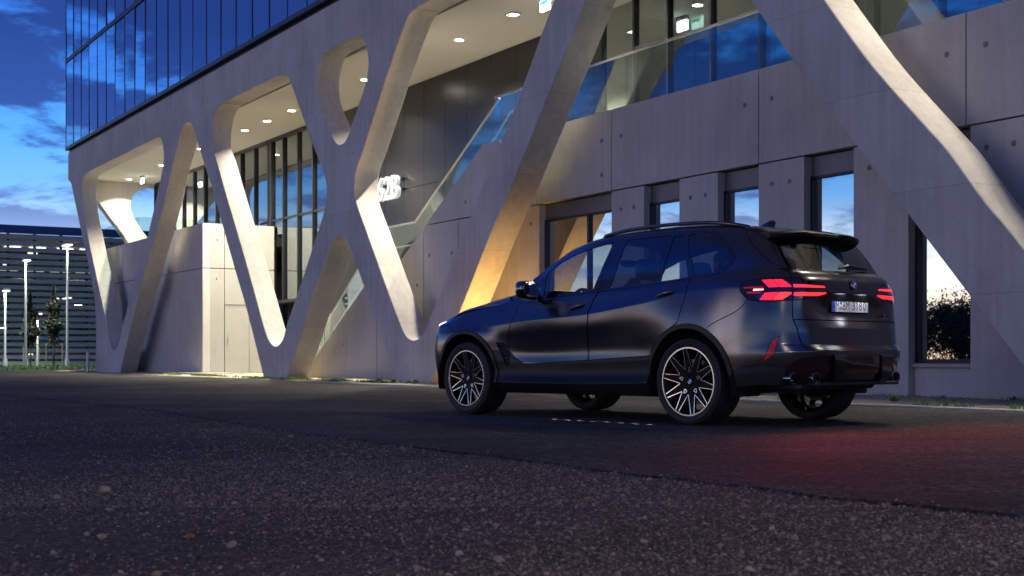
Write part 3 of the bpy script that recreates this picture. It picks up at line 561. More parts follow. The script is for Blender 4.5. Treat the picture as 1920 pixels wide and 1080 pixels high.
# ================================================================== ground
def soil(name, cols, scale, bump, rough=.9, fine=120, dist=.01):
    m, nt, b = new_mat(name); L = nt.links.new
    t = N(nt, 'ShaderNodeTexCoord')
    n1 = N(nt, 'ShaderNodeTexNoise'); n1.inputs['Scale'].default_value = scale; n1.inputs['Detail'].default_value = 8; n1.inputs['Roughness'].default_value = .7; L(t.outputs['Object'], n1.inputs['Vector'])
    vo = N(nt, 'ShaderNodeTexVoronoi'); vo.inputs['Scale'].default_value = fine; L(t.outputs['Object'], vo.inputs['Vector'])
    big = N(nt, 'ShaderNodeTexNoise'); big.inputs['Scale'].default_value = .5; big.inputs['Detail'].default_value = 5; L(t.outputs['Object'], big.inputs['Vector'])
    mx = N(nt, 'ShaderNodeMath', operation='MULTIPLY_ADD'); L(n1.outputs['Fac'], mx.inputs[0]); mx.inputs[1].default_value = .6; sv = N(nt, 'ShaderNodeSeparateColor'); L(vo.outputs['Color'], sv.inputs[0])
    m2 = N(nt, 'ShaderNodeMath', operation='MULTIPLY'); L(sv.outputs[0], m2.inputs[0]); m2.inputs[1].default_value = .4; L(m2.outputs[0], mx.inputs[2])
    m3 = N(nt, 'ShaderNodeMath', operation='MULTIPLY_ADD'); L(big.outputs['Fac'], m3.inputs[0]); m3.inputs[1].default_value = .7; m3.inputs[2].default_value = -.35
    m4 = N(nt, 'ShaderNodeMath', operation='ADD'); L(mx.outputs[0], m4.inputs[0]); L(m3.outputs[0], m4.inputs[1])
    rp = N(nt, 'ShaderNodeValToRGB'); L(m4.outputs[0], rp.inputs[0]); cr = rp.color_ramp
    while len(cr.elements) < len(cols): cr.elements.new(.5)
    for e, (p, c) in zip(cr.elements, cols): e.position = p; e.color = (*c, 1)
    L(rp.outputs[0], b.inputs['Base Color']); setp(b, rough=rough, spec=.25)
    bp = N(nt, 'ShaderNodeBump'); bp.inputs['Strength'].default_value = bump; bp.inputs['Distance'].default_value = dist
    hs = N(nt, 'ShaderNodeMath', operation='ADD'); L(n1.outputs['Fac'], hs.inputs[0]); L(vo.outputs['Distance'], hs.inputs[1]); L(hs.outputs[0], bp.inputs['Height']); L(bp.outputs[0], b.inputs['Normal'])
    return m
soil('gravel_ground', [(.2, (.026, .021, .018)), (.5, (.075, .060, .050)), (.8, (.17, .135, .108))], 30, .9, fine=60, dist=.02)
soil('asphalt', [(.12, (.008, .008, .008)), (.5, (.032, .031, .030)), (.9, (.10, .096, .09))], 55, .8, rough=.78, fine=70, dist=.012)
soil('yellow_gravel', [(.15, (.26, .215, .14)), (.5, (.44, .37, .25)), (.85, (.60, .53, .40))], 35, .9, fine=45, dist=.02)
plain('kerb_stone', (.50, .50, .50), .8, var=.2, scale=9)
soil('lawn', [(.2, (.016, .03, .008)), (.5, (.03, .055, .014)), (.85, (.055, .085, .025))], 6, .5, fine=20)
def streaks(m):
    nt = m.node_tree; L = nt.links.new; b = nt.nodes['Principled BSDF']; src = b.inputs['Base Color'].links[0].from_socket
    t = N(nt, 'ShaderNodeTexCoord'); mp = N(nt, 'ShaderNodeMapping'); mp.inputs['Rotation'].default_value = (0, 0, -BROT); mp.inputs['Scale'].default_value = (.22, 2.2, 1); L(t.outputs['Object'], mp.inputs[0])
    n1 = N(nt, 'ShaderNodeTexNoise'); n1.inputs['Scale'].default_value = 1.0; n1.inputs['Detail'].default_value = 7; n1.inputs['Roughness'].default_value = .65; L(mp.outputs[0], n1.inputs['Vector'])
    n2 = N(nt, 'ShaderNodeTexNoise'); n2.inputs['Scale'].default_value = .9; n2.inputs['Detail'].default_value = 6; n2.inputs['Roughness'].default_value = .7; L(t.outputs['Object'], n2.inputs['Vector'])
    ad = N(nt, 'ShaderNodeMath', operation='MULTIPLY_ADD'); L(n2.outputs['Fac'], ad.inputs[0]); ad.inputs[1].default_value = .8; L(n1.outputs['Fac'], ad.inputs[2])
    mr = N(nt, 'ShaderNodeMapRange'); L(ad.outputs[0], mr.inputs[0]); mr.inputs[1].default_value = .70; mr.inputs[2].default_value = 1.12; mr.inputs[3].default_value = .45; mr.inputs[4].default_value = 1.55
    mx = N(nt, 'ShaderNodeMix', data_type='RGBA', blend_type='MULTIPLY'); mx.inputs['Factor'].default_value = 1; L(src, mx.inputs['A']); cc = N(nt, 'ShaderNodeCombineColor'); [L(mr.outputs[0], cc.inputs[i]) for i in range(3)]; L(cc.outputs[0], mx.inputs['B']); L(mx.outputs['Result'], b.inputs['Base Color'])
    mr2 = N(nt, 'ShaderNodeMapRange'); L(ad.outputs[0], mr2.inputs[0]); mr2.inputs[1].default_value = .7; mr2.inputs[2].default_value = 1.1; mr2.inputs[3].default_value = .74; mr2.inputs[4].default_value = .93; L(mr2.outputs[0], b.inputs['Roughness'])
streaks(MATS['asphalt'])
def specks(m, scale, lo, hi, amount):
    nt = m.node_tree; L = nt.links.new; b = nt.nodes['Principled BSDF']; src = b.inputs['Base Color'].links[0].from_socket
    t = N(nt, 'ShaderNodeTexCoord'); v = N(nt, 'ShaderNodeTexVoronoi'); v.inputs['Scale'].default_value = scale; L(t.outputs['Object'], v.inputs['Vector']); s = N(nt, 'ShaderNodeSeparateColor'); L(v.outputs['Color'], s.inputs[0])
    mr = N(nt, 'ShaderNodeMapRange'); L(s.outputs[0], mr.inputs[0]); mr.inputs[3].default_value = lo; mr.inputs[4].default_value = hi
    pw = N(nt, 'ShaderNodeMath', operation='POWER'); L(mr.outputs[0], pw.inputs[0]); pw.inputs[1].default_value = amount
    mx = N(nt, 'ShaderNodeMix', data_type='RGBA', blend_type='MULTIPLY'); mx.inputs['Factor'].default_value = 1; cc = N(nt, 'ShaderNodeCombineColor'); [L(pw.outputs[0], cc.inputs[i]) for i in range(3)]; L(src, mx.inputs['A']); L(cc.outputs[0], mx.inputs['B']); L(mx.outputs['Result'], b.inputs['Base Color'])
specks(MATS['asphalt'], 34, .55, 1.75, 1.4)
def sheet(name, pts, z, mat, label=None):
    o = MB().quad(*[(x, y, z) for x, y in pts]).build(name, mat); tag(o, label, None, None, 'structure'); return o
sheet('ground', [(-900, -300), (900, -300), (900, 1500), (-900, 1500)], -.014, 'gravel_ground')
ROAD_EDGE = [(-30, 40), (-14, 28.5), (-9.8, 23.8), (-7.88, 21.35), (-5.2, 17.32), (-4.15, 15.6), (-2.03, 11.48), (-.62, 8.97), (0, 8.06), (.633, 6.86), (1.10, 6.24), (1.36, 5.78), (1.6, 5.42), (1.95, 5.02), (2.6, 4.2), (4.2, 2.2)]
re_ = catmull(ROAD_EDGE, False, 8)
rr_ = []
for i, p in enumerate(re_):
    q = re_[min(i+1, len(re_)-1)] if i < len(re_)-1 else p; seg = math.hypot(q[0]-p[0], q[1]-p[1]); n = max(1, int(seg/.06))
    for k in range(n):
        x = p[0]+(q[0]-p[0])*k/n; y = p[1]+(q[1]-p[1])*k/n
        w = mnoise.noise((x*2.1, y*2.1, 0))*.05 + mnoise.noise((x*7, y*7, 3))*.03; rr_.append((x+w, y+w*.6))
KD = 12.02
far_side = [fw(-2, KD)[:2], fw(-30.2, KD)[:2], fw(-33, 12.5)[:2], fw(-60, 12.2)[:2], fw(-66, 13)[:2], (-60, 66)]
bm_ = bmesh.new(); ring_ = [bm_.verts.new((x, y, 0)) for x, y in rr_ + [(9, -3), (12, 2)] + far_side]
ed_ = [bm_.edges.new((ring_[i], ring_[(i+1) % len(ring_)])) for i in range(len(ring_))]
fc_ = bm_.faces.new(ring_); bmesh.ops.triangulate(bm_, faces=[fc_])
bm_.normal_update()
if bm_.faces and sum(f.normal.z for f in bm_.faces) < 0: bmesh.ops.reverse_faces(bm_, faces=bm_.faces[:])
# broken edge of the asphalt
edge_v = ring_[:len(rr_)]
for a, b in zip(edge_v, edge_v[1:]):
    v0 = bm_.verts.new((a.co.x-.012, a.co.y-.01, -.05)); v1 = bm_.verts.new((b.co.x-.012, b.co.y-.01, -.05)); bm_.faces.new((a, b, v1, v0))
me = bpy.data.meshes.new('road'); bm_.to_mesh(me); bm_.free()
tag(mkobj('road', me, 'asphalt'), 'dark asphalt road under the car', None, None, 'structure')
# kerb line and gravel strip along the building
k_ = MB(); e2 = Vector((-FRONT.y, FRONT.x, 0))
kerb = empty('kerb', fw(-16, KD+.04, 0), BROT); kerb['kind'] = 'structure'
x = -30.2
while x < -2:
    MB().cbox(x+16+.004, x+16+.996, -.04, .04, -.08, .022+random.uniform(-.004, .004), .006).build('kerb_stone', 'kerb_stone', kerb); x += 1.0
def strip_pts(a0, a1, D0, D1, z0, z1, n, name, mat, label=None):
    v = []; f = []
    m_ = 8
    for i in range(n+1):
        a = a0+(a1-a0)*i/n
        for j in range(m_+1):
            D = D0+(D1-D0)*j/m_; p = fw(a, D); t = j/m_
            zz_ = z0+(z1-z0)*min(1, t*2.2) + (mnoise.noise((a*2, D*3, 0))*.012 if 0 < j else 0)
            v.append((p[0], p[1], zz_))
    for i in range(n):
        for j in range(m_): q = i*(m_+1)+j; f.append((q, q+m_+1, q+m_+2, q+1))
    o = MB().raw(v, f).build(name, mat, None, True); tag(o, label, None, None, 'structure'); return o
strip_pts(-31.0, -1, KD+.08, 14.3, .0, .055, 120, 'gravel_strip', 'yellow_gravel', 'pale gravel strip between kerb and building')
strip_pts(-62, -30.9, 12.3, 16.35, -.012, .045, 120, 'gravel_bed', 'yellow_gravel')
tag(FB().box(-44.0, -31.0, 14.2, 17, .01, .05).build('entrance_paving', 'concrete_panel', origin=(0, 0, 0)), None, None, None, 'structure')
# ---- body surface: loops run round the car from front centre to rear centre, stacked from the sill to the roof
#      car frame: x forward (0 at the rear axle), y left, z up; each loop has 17 stations
NUL = 17
LOOPS = dict(
A=[(3.80,0,.24),(3.79,.40,.24),(3.70,.66,.24),(3.52,.82,.24),(3.32,.90,.25),(2.97,.915,.25),(2.55,.91,.245),(2.25,.905,.24),(1.2,.905,.238),(.5,.92,.24),(0,.94,.27),(-.42,.94,.32),(-.66,.88,.35),(-.83,.78,.355),(-.94,.62,.355),(-1.0,.33,.35),(-1.01,0,.35)],
B=[(3.84,0,.34),(3.83,.42,.34),(3.73,.70,.34),(3.54,.865,.34),(3.33,.945,.34),(2.97,.965,.34),(2.55,.975,.335),(2.25,.98,.335),(1.2,.985,.34),(.5,.985,.355),(0,.985,.38),(-.42,.975,.42),(-.68,.915,.45),(-.87,.80,.455),(-1.0,.62,.455),(-1.07,.33,.45),(-1.085,0,.45)],
C=[(3.86,0,.45),(3.85,.43,.45),(3.745,.72,.45),(3.555,.88,.45),(3.335,.955,.45),(2.97,.97,.45),(2.55,.955,.425),(2.25,.945,.405),(1.2,.943,.41),(.5,.953,.43),(0,.985,.47),(-.42,.98,.50),(-.69,.925,.53),(-.88,.815,.54),(-1.02,.63,.545),(-1.085,.33,.55),(-1.10,0,.55)],
D=[(3.87,0,.56),(3.86,.44,.56),(3.755,.735,.56),(3.565,.89,.56),(3.34,.965,.56),(2.97,.982,.56),(2.55,.968,.55),(2.25,.944,.53),(1.2,.943,.535),(.5,.955,.555),(0,1.0,.575),(-.42,.985,.59),(-.69,.93,.61),(-.885,.82,.62),(-1.03,.635,.63),(-1.09,.33,.635),(-1.105,0,.64)],
E=[(3.88,0,.66),(3.865,.44,.66),(3.76,.74,.66),(3.57,.895,.66),(3.34,.97,.66),(2.97,.99,.66),(2.55,.968,.65),(2.25,.936,.63),(1.2,.935,.64),(.5,.952,.65),(0,1.005,.67),(-.42,.985,.68),(-.69,.925,.69),(-.87,.815,.69),(-.985,.64,.685),(-1.03,.33,.68),(-1.04,0,.68)],
F=[(3.88,0,.76),(3.862,.44,.76),(3.75,.74,.76),(3.56,.895,.76),(3.33,.97,.77),(2.97,.995,.79),(2.55,.972,.76),(2.25,.950,.735),(1.2,.949,.755),(.5,.964,.78),(0,1.0,.80),(-.42,.982,.80),(-.69,.92,.80),(-.865,.805,.80),(-.965,.64,.81),(-1.01,.33,.815),(-1.02,0,.815)],
G=[(3.86,0,.85),(3.84,.44,.85),(3.725,.735,.85),(3.54,.885,.85),(3.32,.955,.85),(2.97,.985,.85),(2.55,.971,.825),(2.25,.971,.835),(1.2,.972,.865),(.5,.974,.925),(0,.985,.97),(-.42,.965,.98),(-.69,.905,.98),(-.86,.795,.975),(-.945,.645,.965),(-.94,.34,.955),(-.935,0,.95)],
H=[(3.83,0,.93),(3.81,.43,.93),(3.70,.72,.925),(3.52,.865,.92),(3.31,.925,.905),(2.97,.955,.885),(2.6,.965,.887),(2.25,.974,.915),(1.2,.9745,.978),(.5,.972,1.06),(0,.955,1.137),(-.42,.935,1.158),(-.68,.88,1.16),(-.845,.775,1.15),(-.94,.645,1.14),(-.985,.35,1.12),(-.99,0,1.115)],
I=[(3.70,0,1.01),(3.68,.40,1.005),(3.58,.66,.995),(3.44,.79,.99),(3.28,.845,1.0),(2.97,.872,1.035),(2.55,.905,1.045),(2.25,.930,1.03),(1.2,.934,1.085),(.5,.934,1.155),(0,.925,1.205),(-.42,.905,1.225),(-.66,.85,1.23),(-.815,.75,1.225),(-.915,.63,1.22),(-.97,.35,1.215),(-.98,0,1.21)],
I2=[(3.1,0,1.165),(3.08,.33,1.16),(3.0,.58,1.15),(2.9,.70,1.14),(2.80,.765,1.125),(2.70,.81,1.112),(2.47,.87,1.11),(2.24,.907,1.095),(1.2,.92,1.14),(.5,.918,1.195),(0,.905,1.24),(-.42,.88,1.265),(-.64,.825,1.275),(-.785,.73,1.275),(-.875,.615,1.27),(-.925,.34,1.268),(-.935,0,1.265)],
J=[(2.50,0,1.245),(2.49,.30,1.243),(2.46,.55,1.232),(2.44,.70,1.215),(2.42,.79,1.192),(2.40,.84,1.168),(2.32,.868,1.142),(2.15,.888,1.135),(1.2,.905,1.182),(.5,.90,1.225),(0,.885,1.262),(-.42,.855,1.295),(-.62,.80,1.31),(-.74,.71,1.315),(-.805,.60,1.31),(-.85,.33,1.305),(-.86,0,1.305)],
K=[(2.14,0,1.48),(2.135,.28,1.475),(2.125,.50,1.455),(2.115,.63,1.43),(2.11,.715,1.405),(2.10,.758,1.385),(2.0,.79,1.38),(1.84,.815,1.39),(1.08,.842,1.435),(.47,.843,1.46),(.02,.83,1.475),(-.36,.805,1.475),(-.54,.76,1.465),(-.65,.69,1.455),(-.705,.585,1.45),(-.74,.31,1.45),(-.75,0,1.45)],
L=[(1.70,0,1.695),(1.70,.25,1.69),(1.71,.42,1.675),(1.73,.53,1.658),(1.76,.60,1.63),(1.77,.64,1.605),(1.68,.675,1.605),(1.52,.70,1.625),(.98,.728,1.665),(.45,.735,1.678),(.05,.728,1.672),(-.26,.71,1.645),(-.44,.68,1.615),(-.54,.63,1.60),(-.59,.55,1.60),(-.62,.28,1.605),(-.625,0,1.608)],
M=[(1.42,0,1.737),(1.42,.25,1.733),(1.42,.40,1.724),(1.42,.50,1.714),(1.42,.57,1.704),(1.40,.605,1.70),(1.34,.63,1.702),(1.2,.645,1.709),(.8,.665,1.722),(.40,.668,1.727),(.0,.662,1.716),(-.25,.64,1.69),(-.40,.60,1.67),(-.48,.54,1.66),(-.52,.46,1.655),(-.55,.24,1.658),(-.55,0,1.66)],
N=[(.9,0,1.742),(.9,.15,1.741),(.9,.25,1.738),(.9,.32,1.735),(.9,.36,1.733),(.88,.385,1.732),(.85,.40,1.732),(.8,.41,1.734),(.6,.42,1.738),(.35,.42,1.739),(.05,.41,1.733),(-.13,.39,1.722),(-.24,.35,1.714),(-.3,.31,1.708),(-.33,.26,1.705),(-.34,.13,1.707),(-.34,0,1.708)],
O=[(.7,0,1.747),(.7,.03,1.747),(.7,.05,1.747),(.7,.06,1.747),(.68,.07,1.747),(.66,.08,1.747),(.63,.08,1.747),(.58,.08,1.747),(.45,.08,1.747),(.3,.08,1.745),(.12,.08,1.742),(.05,.08,1.739),(.0,.07,1.736),(-.04,.06,1.734),(-.06,.05,1.733),(-.07,.03,1.733),(-.07,0,1.733)])
LNAMES = list(LOOPS)
#            crease strength for (front part, doors, rear quarter, tail)
CREASE = dict(A=(1,1,1,1), B=(.3,.6,.5,.5), D=(.2,.75,.2,.9), E=(0,0,0,.9), F=(.0,.0,.0,.8), H=(.5,1,.9,.55), J=(1,.9,.8,.9), L=(.8,.7,.7,.9), O=(1,1,1,1))
def shell_grid(nu=330, per=9):
    """returns points (nv,nu,3), W (nu) metres round the car, V (nv) metres up the side"""
    import numpy as np
    P = np.array([LOOPS[k] for k in LNAMES], float)            # loops, stations, 3
    # station parameter from loop G chord
    g = P[LNAMES.index('G')]; s = np.concatenate([[0], np.cumsum(np.linalg.norm(np.diff(g, axis=0), axis=1))])
    W = np.linspace(0, s[-1], nu)
    def tang(Y, s):                                            # finite-difference tangents, non-uniform
        d = np.diff(Y, axis=0)/np.diff(s)[:, None]; T = np.zeros_like(Y); h = np.diff(s)
        T[1:-1] = (d[:-1]*h[1:, None] + d[1:]*h[:-1, None])/(h[:-1]+h[1:])[:, None]; T[0] = d[0]; T[-1] = d[-1]
        return T
    def herm(p0, p1, m0, m1, t): 
        t2 = t*t; t3 = t2*t
        return (2*t3-3*t2+1)*p0 + (t3-2*t2+t)*m0 + (-2*t3+3*t2)*p1 + (t3-t2)*m1
    idx = np.clip(np.searchsorted(s, W, side='right')-1, 0, len(s)-2); hh = (s[idx+1]-s[idx]); t = ((W-s[idx])/hh)[:, None]
    rows = []
    for p in P:
        q = np.concatenate([p[1:2]*[1, -1, 1], p, p[-2:-1]*[1, -1, 1]]); sq = np.concatenate([[-s[1]], s, [2*s[-1]-s[-2]]])
        T = tang(q, sq)[1:-1]
        rows.append(herm(p[idx], p[idx+1], T[idx]*hh[:, None], T[idx+1]*hh[:, None], t))
    Rw = np.array(rows)                                        # loops, nu, 3
    w_st = s
    def crease_row(name):
        c = CREASE.get(name, (0, 0, 0, 0)); return np.interp(W, [0, s[4], s[7], s[9], s[10], s[12], s[13], s[14], s[16]], [c[0], c[0], c[1], c[1], c[2], c[2], c[3], c[3], c[3]])
    Cr = np.array([crease_row(n) for n in LNAMES])
    seg = np.linalg.norm(np.diff(Rw, axis=0), axis=2)           # loops-1, nu
    sec = np.diff(Rw, axis=0)                                   # secants (unscaled)
    nl = len(LNAMES); out = []; Vc = []
    mid = np.argmin(abs(W-s[8])); vcum = 0
    for j in range(nl-1):
        n = per
        h = seg[j][:, None]+1e-9
        def smooth_t(k):
            if k == 0: return sec[0]/(seg[0][:, None]+1e-9)
            if k == nl-1: return sec[-1]/(seg[-1][:, None]+1e-9)
            h0 = seg[k-1][:, None]+1e-9; h1 = seg[k][:, None]+1e-9
            return (sec[k-1]/h0*h1 + sec[k]/h1*h0)/(h0+h1)
        own = sec[j]/h
        c0 = Cr[j][:, None]; c1 = Cr[j+1][:, None]
        # one-sided tangent at a crease: secant bent away from the far tangent
        ts0, ts1 = smooth_t(j), smooth_t(j+1)
        o0 = 1.5*own - .5*ts1 if True else own; o1 = 1.5*own - .5*ts0
        m0 = (ts0*(1-c0) + o0*c0)*h; m1 = (ts1*(1-c1) + o1*c1)*h
        for k in range(n if j < nl-2 else n+1):
            tt = k/n; out.append(herm(Rw[j], Rw[j+1], m0, m1, tt)); Vc.append(vcum + seg[j][mid]*tt)
        vcum += seg[j][mid]
    return np.array(out), W, np.array(Vc), s

SURF = {'dlo': [(2.379, 0.995), (1.939, 1.238), (2.079, 1.446), (2.323, 1.527), (2.818, 1.55), (3.244, 1.578), (3.865, 1.578), (4.332, 1.569), (4.604, 1.55), (4.751, 1.527), (4.841, 1.469), (4.911, 1.366), (4.988, 1.226), (4.988, 1.178), (4.974, 1.13), (4.876, 1.034), (4.841, 1.011), (4.513, 0.991), (4.186, 0.987), (3.418, 0.991), (2.651, 0.999)], 'glass_f': [(2.609, 1.022), (2.428, 1.142), (2.107, 1.286), (2.079, 1.412), (2.344, 1.481), (2.762, 1.515), (3.167, 1.538), (3.244, 1.389), (3.3, 1.19), (3.321, 1.011)], 'glass_r': [(3.551, 1.011), (3.537, 1.154), (3.502, 1.332), (3.425, 1.538), (3.781, 1.527), (4.13, 1.527), (4.137, 1.32), (4.116, 1.011)], 'glass_s': [(4.186, 1.515), (4.311, 1.515), (4.416, 1.274), (4.479, 1.011), (4.165, 1.011), (4.179, 1.274)], 'glass_q': [(4.388, 1.515), (4.625, 1.504), (4.744, 1.481), (4.792, 1.435), (4.855, 1.32), (4.918, 1.19), (4.918, 1.166), (4.848, 1.058), (4.813, 1.034), (4.555, 1.011), (4.506, 1.19)], 'bpillar_gap': [(3.411, 0.991), (3.251, 1.578)], 'door_f': [(2.302, 0.999), (2.302, 0.888), (2.267, 0.778), (2.218, 0.614), (2.211, 0.451), (2.295, 0.38), (2.428, 0.326), (2.846, 0.345), (3.3, 0.354), (3.3, 0.528), (3.335, 0.726), (3.335, 0.826), (3.362, 0.918), (3.418, 0.991), (2.651, 0.999)], 'door_r': [(3.314, 0.354), (3.704, 0.367), (4.081, 0.376), (4.137, 0.456), (4.269, 0.553), (4.451, 0.609), (4.479, 0.67), (4.52, 0.769), (4.52, 0.982), (4.186, 0.987), (3.432, 0.989), (3.369, 0.918), (3.348, 0.826), (3.341, 0.726), (3.314, 0.528)], 'tail': [(5.078, 0.778), (5.106, 0.84), (5.183, 0.869), (5.385, 0.902), (5.553, 0.907), (5.692, 0.883), (5.853, 0.859), (5.93, 0.783), (5.832, 0.755), (5.588, 0.722), (5.462, 0.712), (5.33, 0.707), (5.19, 0.712), (5.127, 0.736)], 'e1': [(5.281, 0.869), (5.371, 0.878), (5.427, 0.783), (5.337, 0.778)], 'e2': [(5.378, 0.878), (5.462, 0.883), (5.525, 0.816), (5.539, 0.792), (5.434, 0.783)], 'e3': [(5.309, 0.75), (5.42, 0.755), (5.365, 0.712), (5.267, 0.712)], 'e4': [(5.427, 0.755), (5.532, 0.759), (5.532, 0.75), (5.455, 0.717), (5.371, 0.712)], 'b1': [(5.553, 0.826), (5.888, 0.835), (5.909, 0.821), (5.553, 0.792)], 'b2': [(5.553, 0.759), (5.909, 0.778), (5.93, 0.773), (5.832, 0.755), (5.553, 0.74)], 'w1': [(5.211, 0.769), (5.302, 0.769), (5.302, 0.764), (5.211, 0.759)], 'c1': [(5.106, 0.778), (5.295, 0.783), (5.302, 0.773), (5.12, 0.773)], 'c2': [(5.148, 0.755), (5.281, 0.755), (5.274, 0.745), (5.162, 0.745)], 'tailgate': [(5.162, 1.719), (5.197, 1.515), (5.42, 1.082), (5.546, 0.999), (5.553, 0.907), (5.546, 0.769), (5.539, 0.712), (5.539, 0.614), (5.567, 0.567), (5.602, 0.389), (5.616, 0.341), (5.832, 0.341), (6.371386294506796, 0.42156899020528926), (6.371386294506796, 1.8202672919988512), (5.511, 1.8202672919988512)], 'rear_glass': [(5.588, 1.469), (5.581, 0.991), (5.93, 0.999), (6.371386294506796, 1.018564608711801), (6.371386294506796, 1.5511472792269707), (5.688, 1.5511472792269707)], 'bumper_r': [(5.183, 0.712), (5.155, 0.679), (5.072, 0.637), (4.932, 0.604), (4.827, 0.581)], 'bumper_gate_low': [], 'reflector': [(5.427, 0.509), (5.413, 0.461), (5.399, 0.402), (5.378, 0.305), (5.316, 0.216), (5.358, 0.358), (5.385, 0.461)], 'diff_top': [(5.037, 0.174), (5.155, 0.184), (5.309, 0.194), (5.427, 0.174), (5.49, 0.164), (5.539, 0.227), (5.602, 0.263), (5.832, 0.269)], 'vent': [(2.037, 0.519), (2.135, 0.528), (2.225, 0.424), (2.225, 0.295), (2.17, 0.295)], 'clad_top': [(1.995, 0.466), (2.211, 0.451), (2.295, 0.38), (2.428, 0.326), (2.846, 0.345), (3.3, 0.354), (3.704, 0.367), (4.081, 0.376)], 'headlight': [(0.705, 0.656), (0.739, 0.755), (0.998, 0.83), (1.165, 0.859), (0.544, 0.811), (0.572, 0.731)], 'fender_bumper': [(1.242, 0.826), (1.388, 0.646)]}
# ================================================================== the car
CAR_POS = (2.2253, 12.4366, 0); CAR_YAW = 2.2910
def matte_paint(name, base, rough, metal):
    m, nt, b = new_mat(name); L = nt.links.new
    setp(b, color=base, rough=rough, metal=metal, spec=.5)
    t = N(nt, 'ShaderNodeTexCoord'); n1 = N(nt, 'ShaderNodeTexNoise'); n1.inputs['Scale'].default_value = 900; L(t.outputs['Object'], n1.inputs['Vector'])
    n2 = N(nt, 'ShaderNodeTexNoise'); n2.inputs['Scale'].default_value = 2.5; n2.inputs['Detail'].default_value = 6; L(t.outputs['Object'], n2.inputs['Vector'])
    mr = N(nt, 'ShaderNodeMapRange'); L(n2.outputs['Fac'], mr.inputs[0]); mr.inputs[1].default_value = .3; mr.inputs[2].default_value = .7; mr.inputs[3].default_value = rough-.025; mr.inputs[4].default_value = rough+.035; L(mr.outputs[0], b.inputs['Roughness'])
    rp = N(nt, 'ShaderNodeMix', data_type='RGBA'); L(n1.outputs['Fac'], rp.inputs['Factor']); rp.inputs['A'].default_value = (*[c*.8 for c in base], 1); rp.inputs['B'].default_value = (*[c*1.2 for c in base], 1); L(rp.outputs['Result'], b.inputs['Base Color'])
    return m
matte_paint('car_paint', (.118, .116, .132), .21, .94)
plain('handle_paint', (.16, .16, .19), .14, metal=.9)
plain('gloss_black', (.006, .006, .008), .06, coat=1.0, coat_rough=.02)
plain('satin_black', (.008, .008, .010), .45, spec=.3)
plain('black_plastic', (.014, .014, .015), .6, bump=.1, scale=300)
plain('inner_black', (.004, .004, .005), .8)
plain('tyre_rubber', (.013, .013, .014), .7, var=.15, scale=40)
plain('rim_dark', (.003, .003, .004), .5, spec=.12)
plain('rim_bright', (.66, .65, .68), .22, metal=1.0)
plain('brake_steel', (.10, .10, .10), .4, metal=1.0)
plain('caliper_blue', (.01, .02, .10), .3, coat=.5)
plain('chrome', (.75, .75, .77), .08, metal=1.0)
plain('exhaust_steel', (.30, .30, .34), .12, metal=1.0)
plain('seat_leather', (.035, .03, .032), .5)
plain('headliner', (.05, .05, .055), .9)
plain('plate_white', (.78, .78, .78), .4)
plain('plate_blue', (.01, .07, .55), .4)
plain('plate_black', (.008, .008, .008), .5)
plain('emblem_blue', (.01, .16, .62), .25, coat=.5)
plain('emblem_white', (.8, .8, .8), .25, coat=.5)
plain('stripe_red', (.6, .02, .02), .3)
plain('lens_dark', (.016, .003, .006), .05, coat=1.0, coat_rough=.02)
plain('reflector_red', (.75, .012, .010), .25, coat=.6)
plain('lens_clear', (.10, .12, .16), .06, metal=.5, coat=1.0)
emis('tail_red', (1, .02, .03), 2.2, (.3, .005, .01)); emis('tail_pink', (1, .02, .06), 1.05, (.3, .005, .02)); emis('tail_hot', (1, .22, .16), 6, (.4, .05, .05)); emis('tail_dim', (.8, .01, .03), .28, (.12, .002, .005))
emis('head_white', (.72, .86, 1), 3.2, (.6, .6, .7))
def tinted(name, tint, fac):
    m, nt, b = new_mat(name); L = nt.links.new; nt.nodes.remove(b); out = nt.nodes['Material Output']
    g = N(nt, 'ShaderNodeBsdfGlossy'); g.inputs['Roughness'].default_value = .0; d = N(nt, 'ShaderNodeBsdfTransparent'); d.inputs['Color'].default_value = (*tint, 1)
    fr = N(nt, 'ShaderNodeLayerWeight'); fr.inputs['Blend'].default_value = .5; pw = N(nt, 'ShaderNodeMath', operation='POWER'); L(fr.outputs['Facing'], pw.inputs[0]); pw.inputs[1].default_value = 3.5
    mr = N(nt, 'ShaderNodeMath', operation='MULTIPLY_ADD'); L(pw.outputs[0], mr.inputs[0]); mr.inputs[1].default_value = .9; mr.inputs[2].default_value = fac; mr.use_clamp = True
    mx = N(nt, 'ShaderNodeMixShader'); L(mr.outputs[0], mx.inputs[0]); L(d.outputs[0], mx.inputs[1]); L(g.outputs[0], mx.inputs[2]); L(mx.outputs[0], out.inputs[0]); return m
tinted('car_glass', (.60, .68, .70), .12); tinted('privacy_glass', (.44, .52, .56), .13)

car = empty('parked_car', CAR_POS, CAR_YAW)
tag(car, 'matte black sport utility car with lit red tail lights parked on the asphalt', 'car')
GP, GW, GV, GS = shell_grid(520, 12)
nv_, nu_ = GP.shape[:2]
GN = np.cross(np.gradient(GP, axis=1), np.gradient(GP, axis=0)); GN /= np.linalg.norm(GN, axis=2, keepdims=True)+1e-12
if GN[nv_//3, nu_//2, 1] < 0: GN = -GN
iu, iv = np.meshgrid(np.arange(nu_-1), np.arange(nv_-1))
q00 = (iv*nu_+iu).ravel(); q10 = q00+1; q01 = q00+nu_; q11 = q01+1
TR = np.concatenate([np.stack([q00, q10, q11], 1), np.stack([q00, q11, q01], 1)])
vv_ = GP.reshape(-1, 3); t0_ = TR[len(TR)//3]
if np.dot(np.cross(vv_[t0_[1]]-vv_[t0_[0]], vv_[t0_[2]]-vv_[t0_[0]]), GN.reshape(-1, 3)[t0_[0]]) < 0: TR = TR[:, ::-1]
WW, VVm = np.meshgrid(GW, GV)
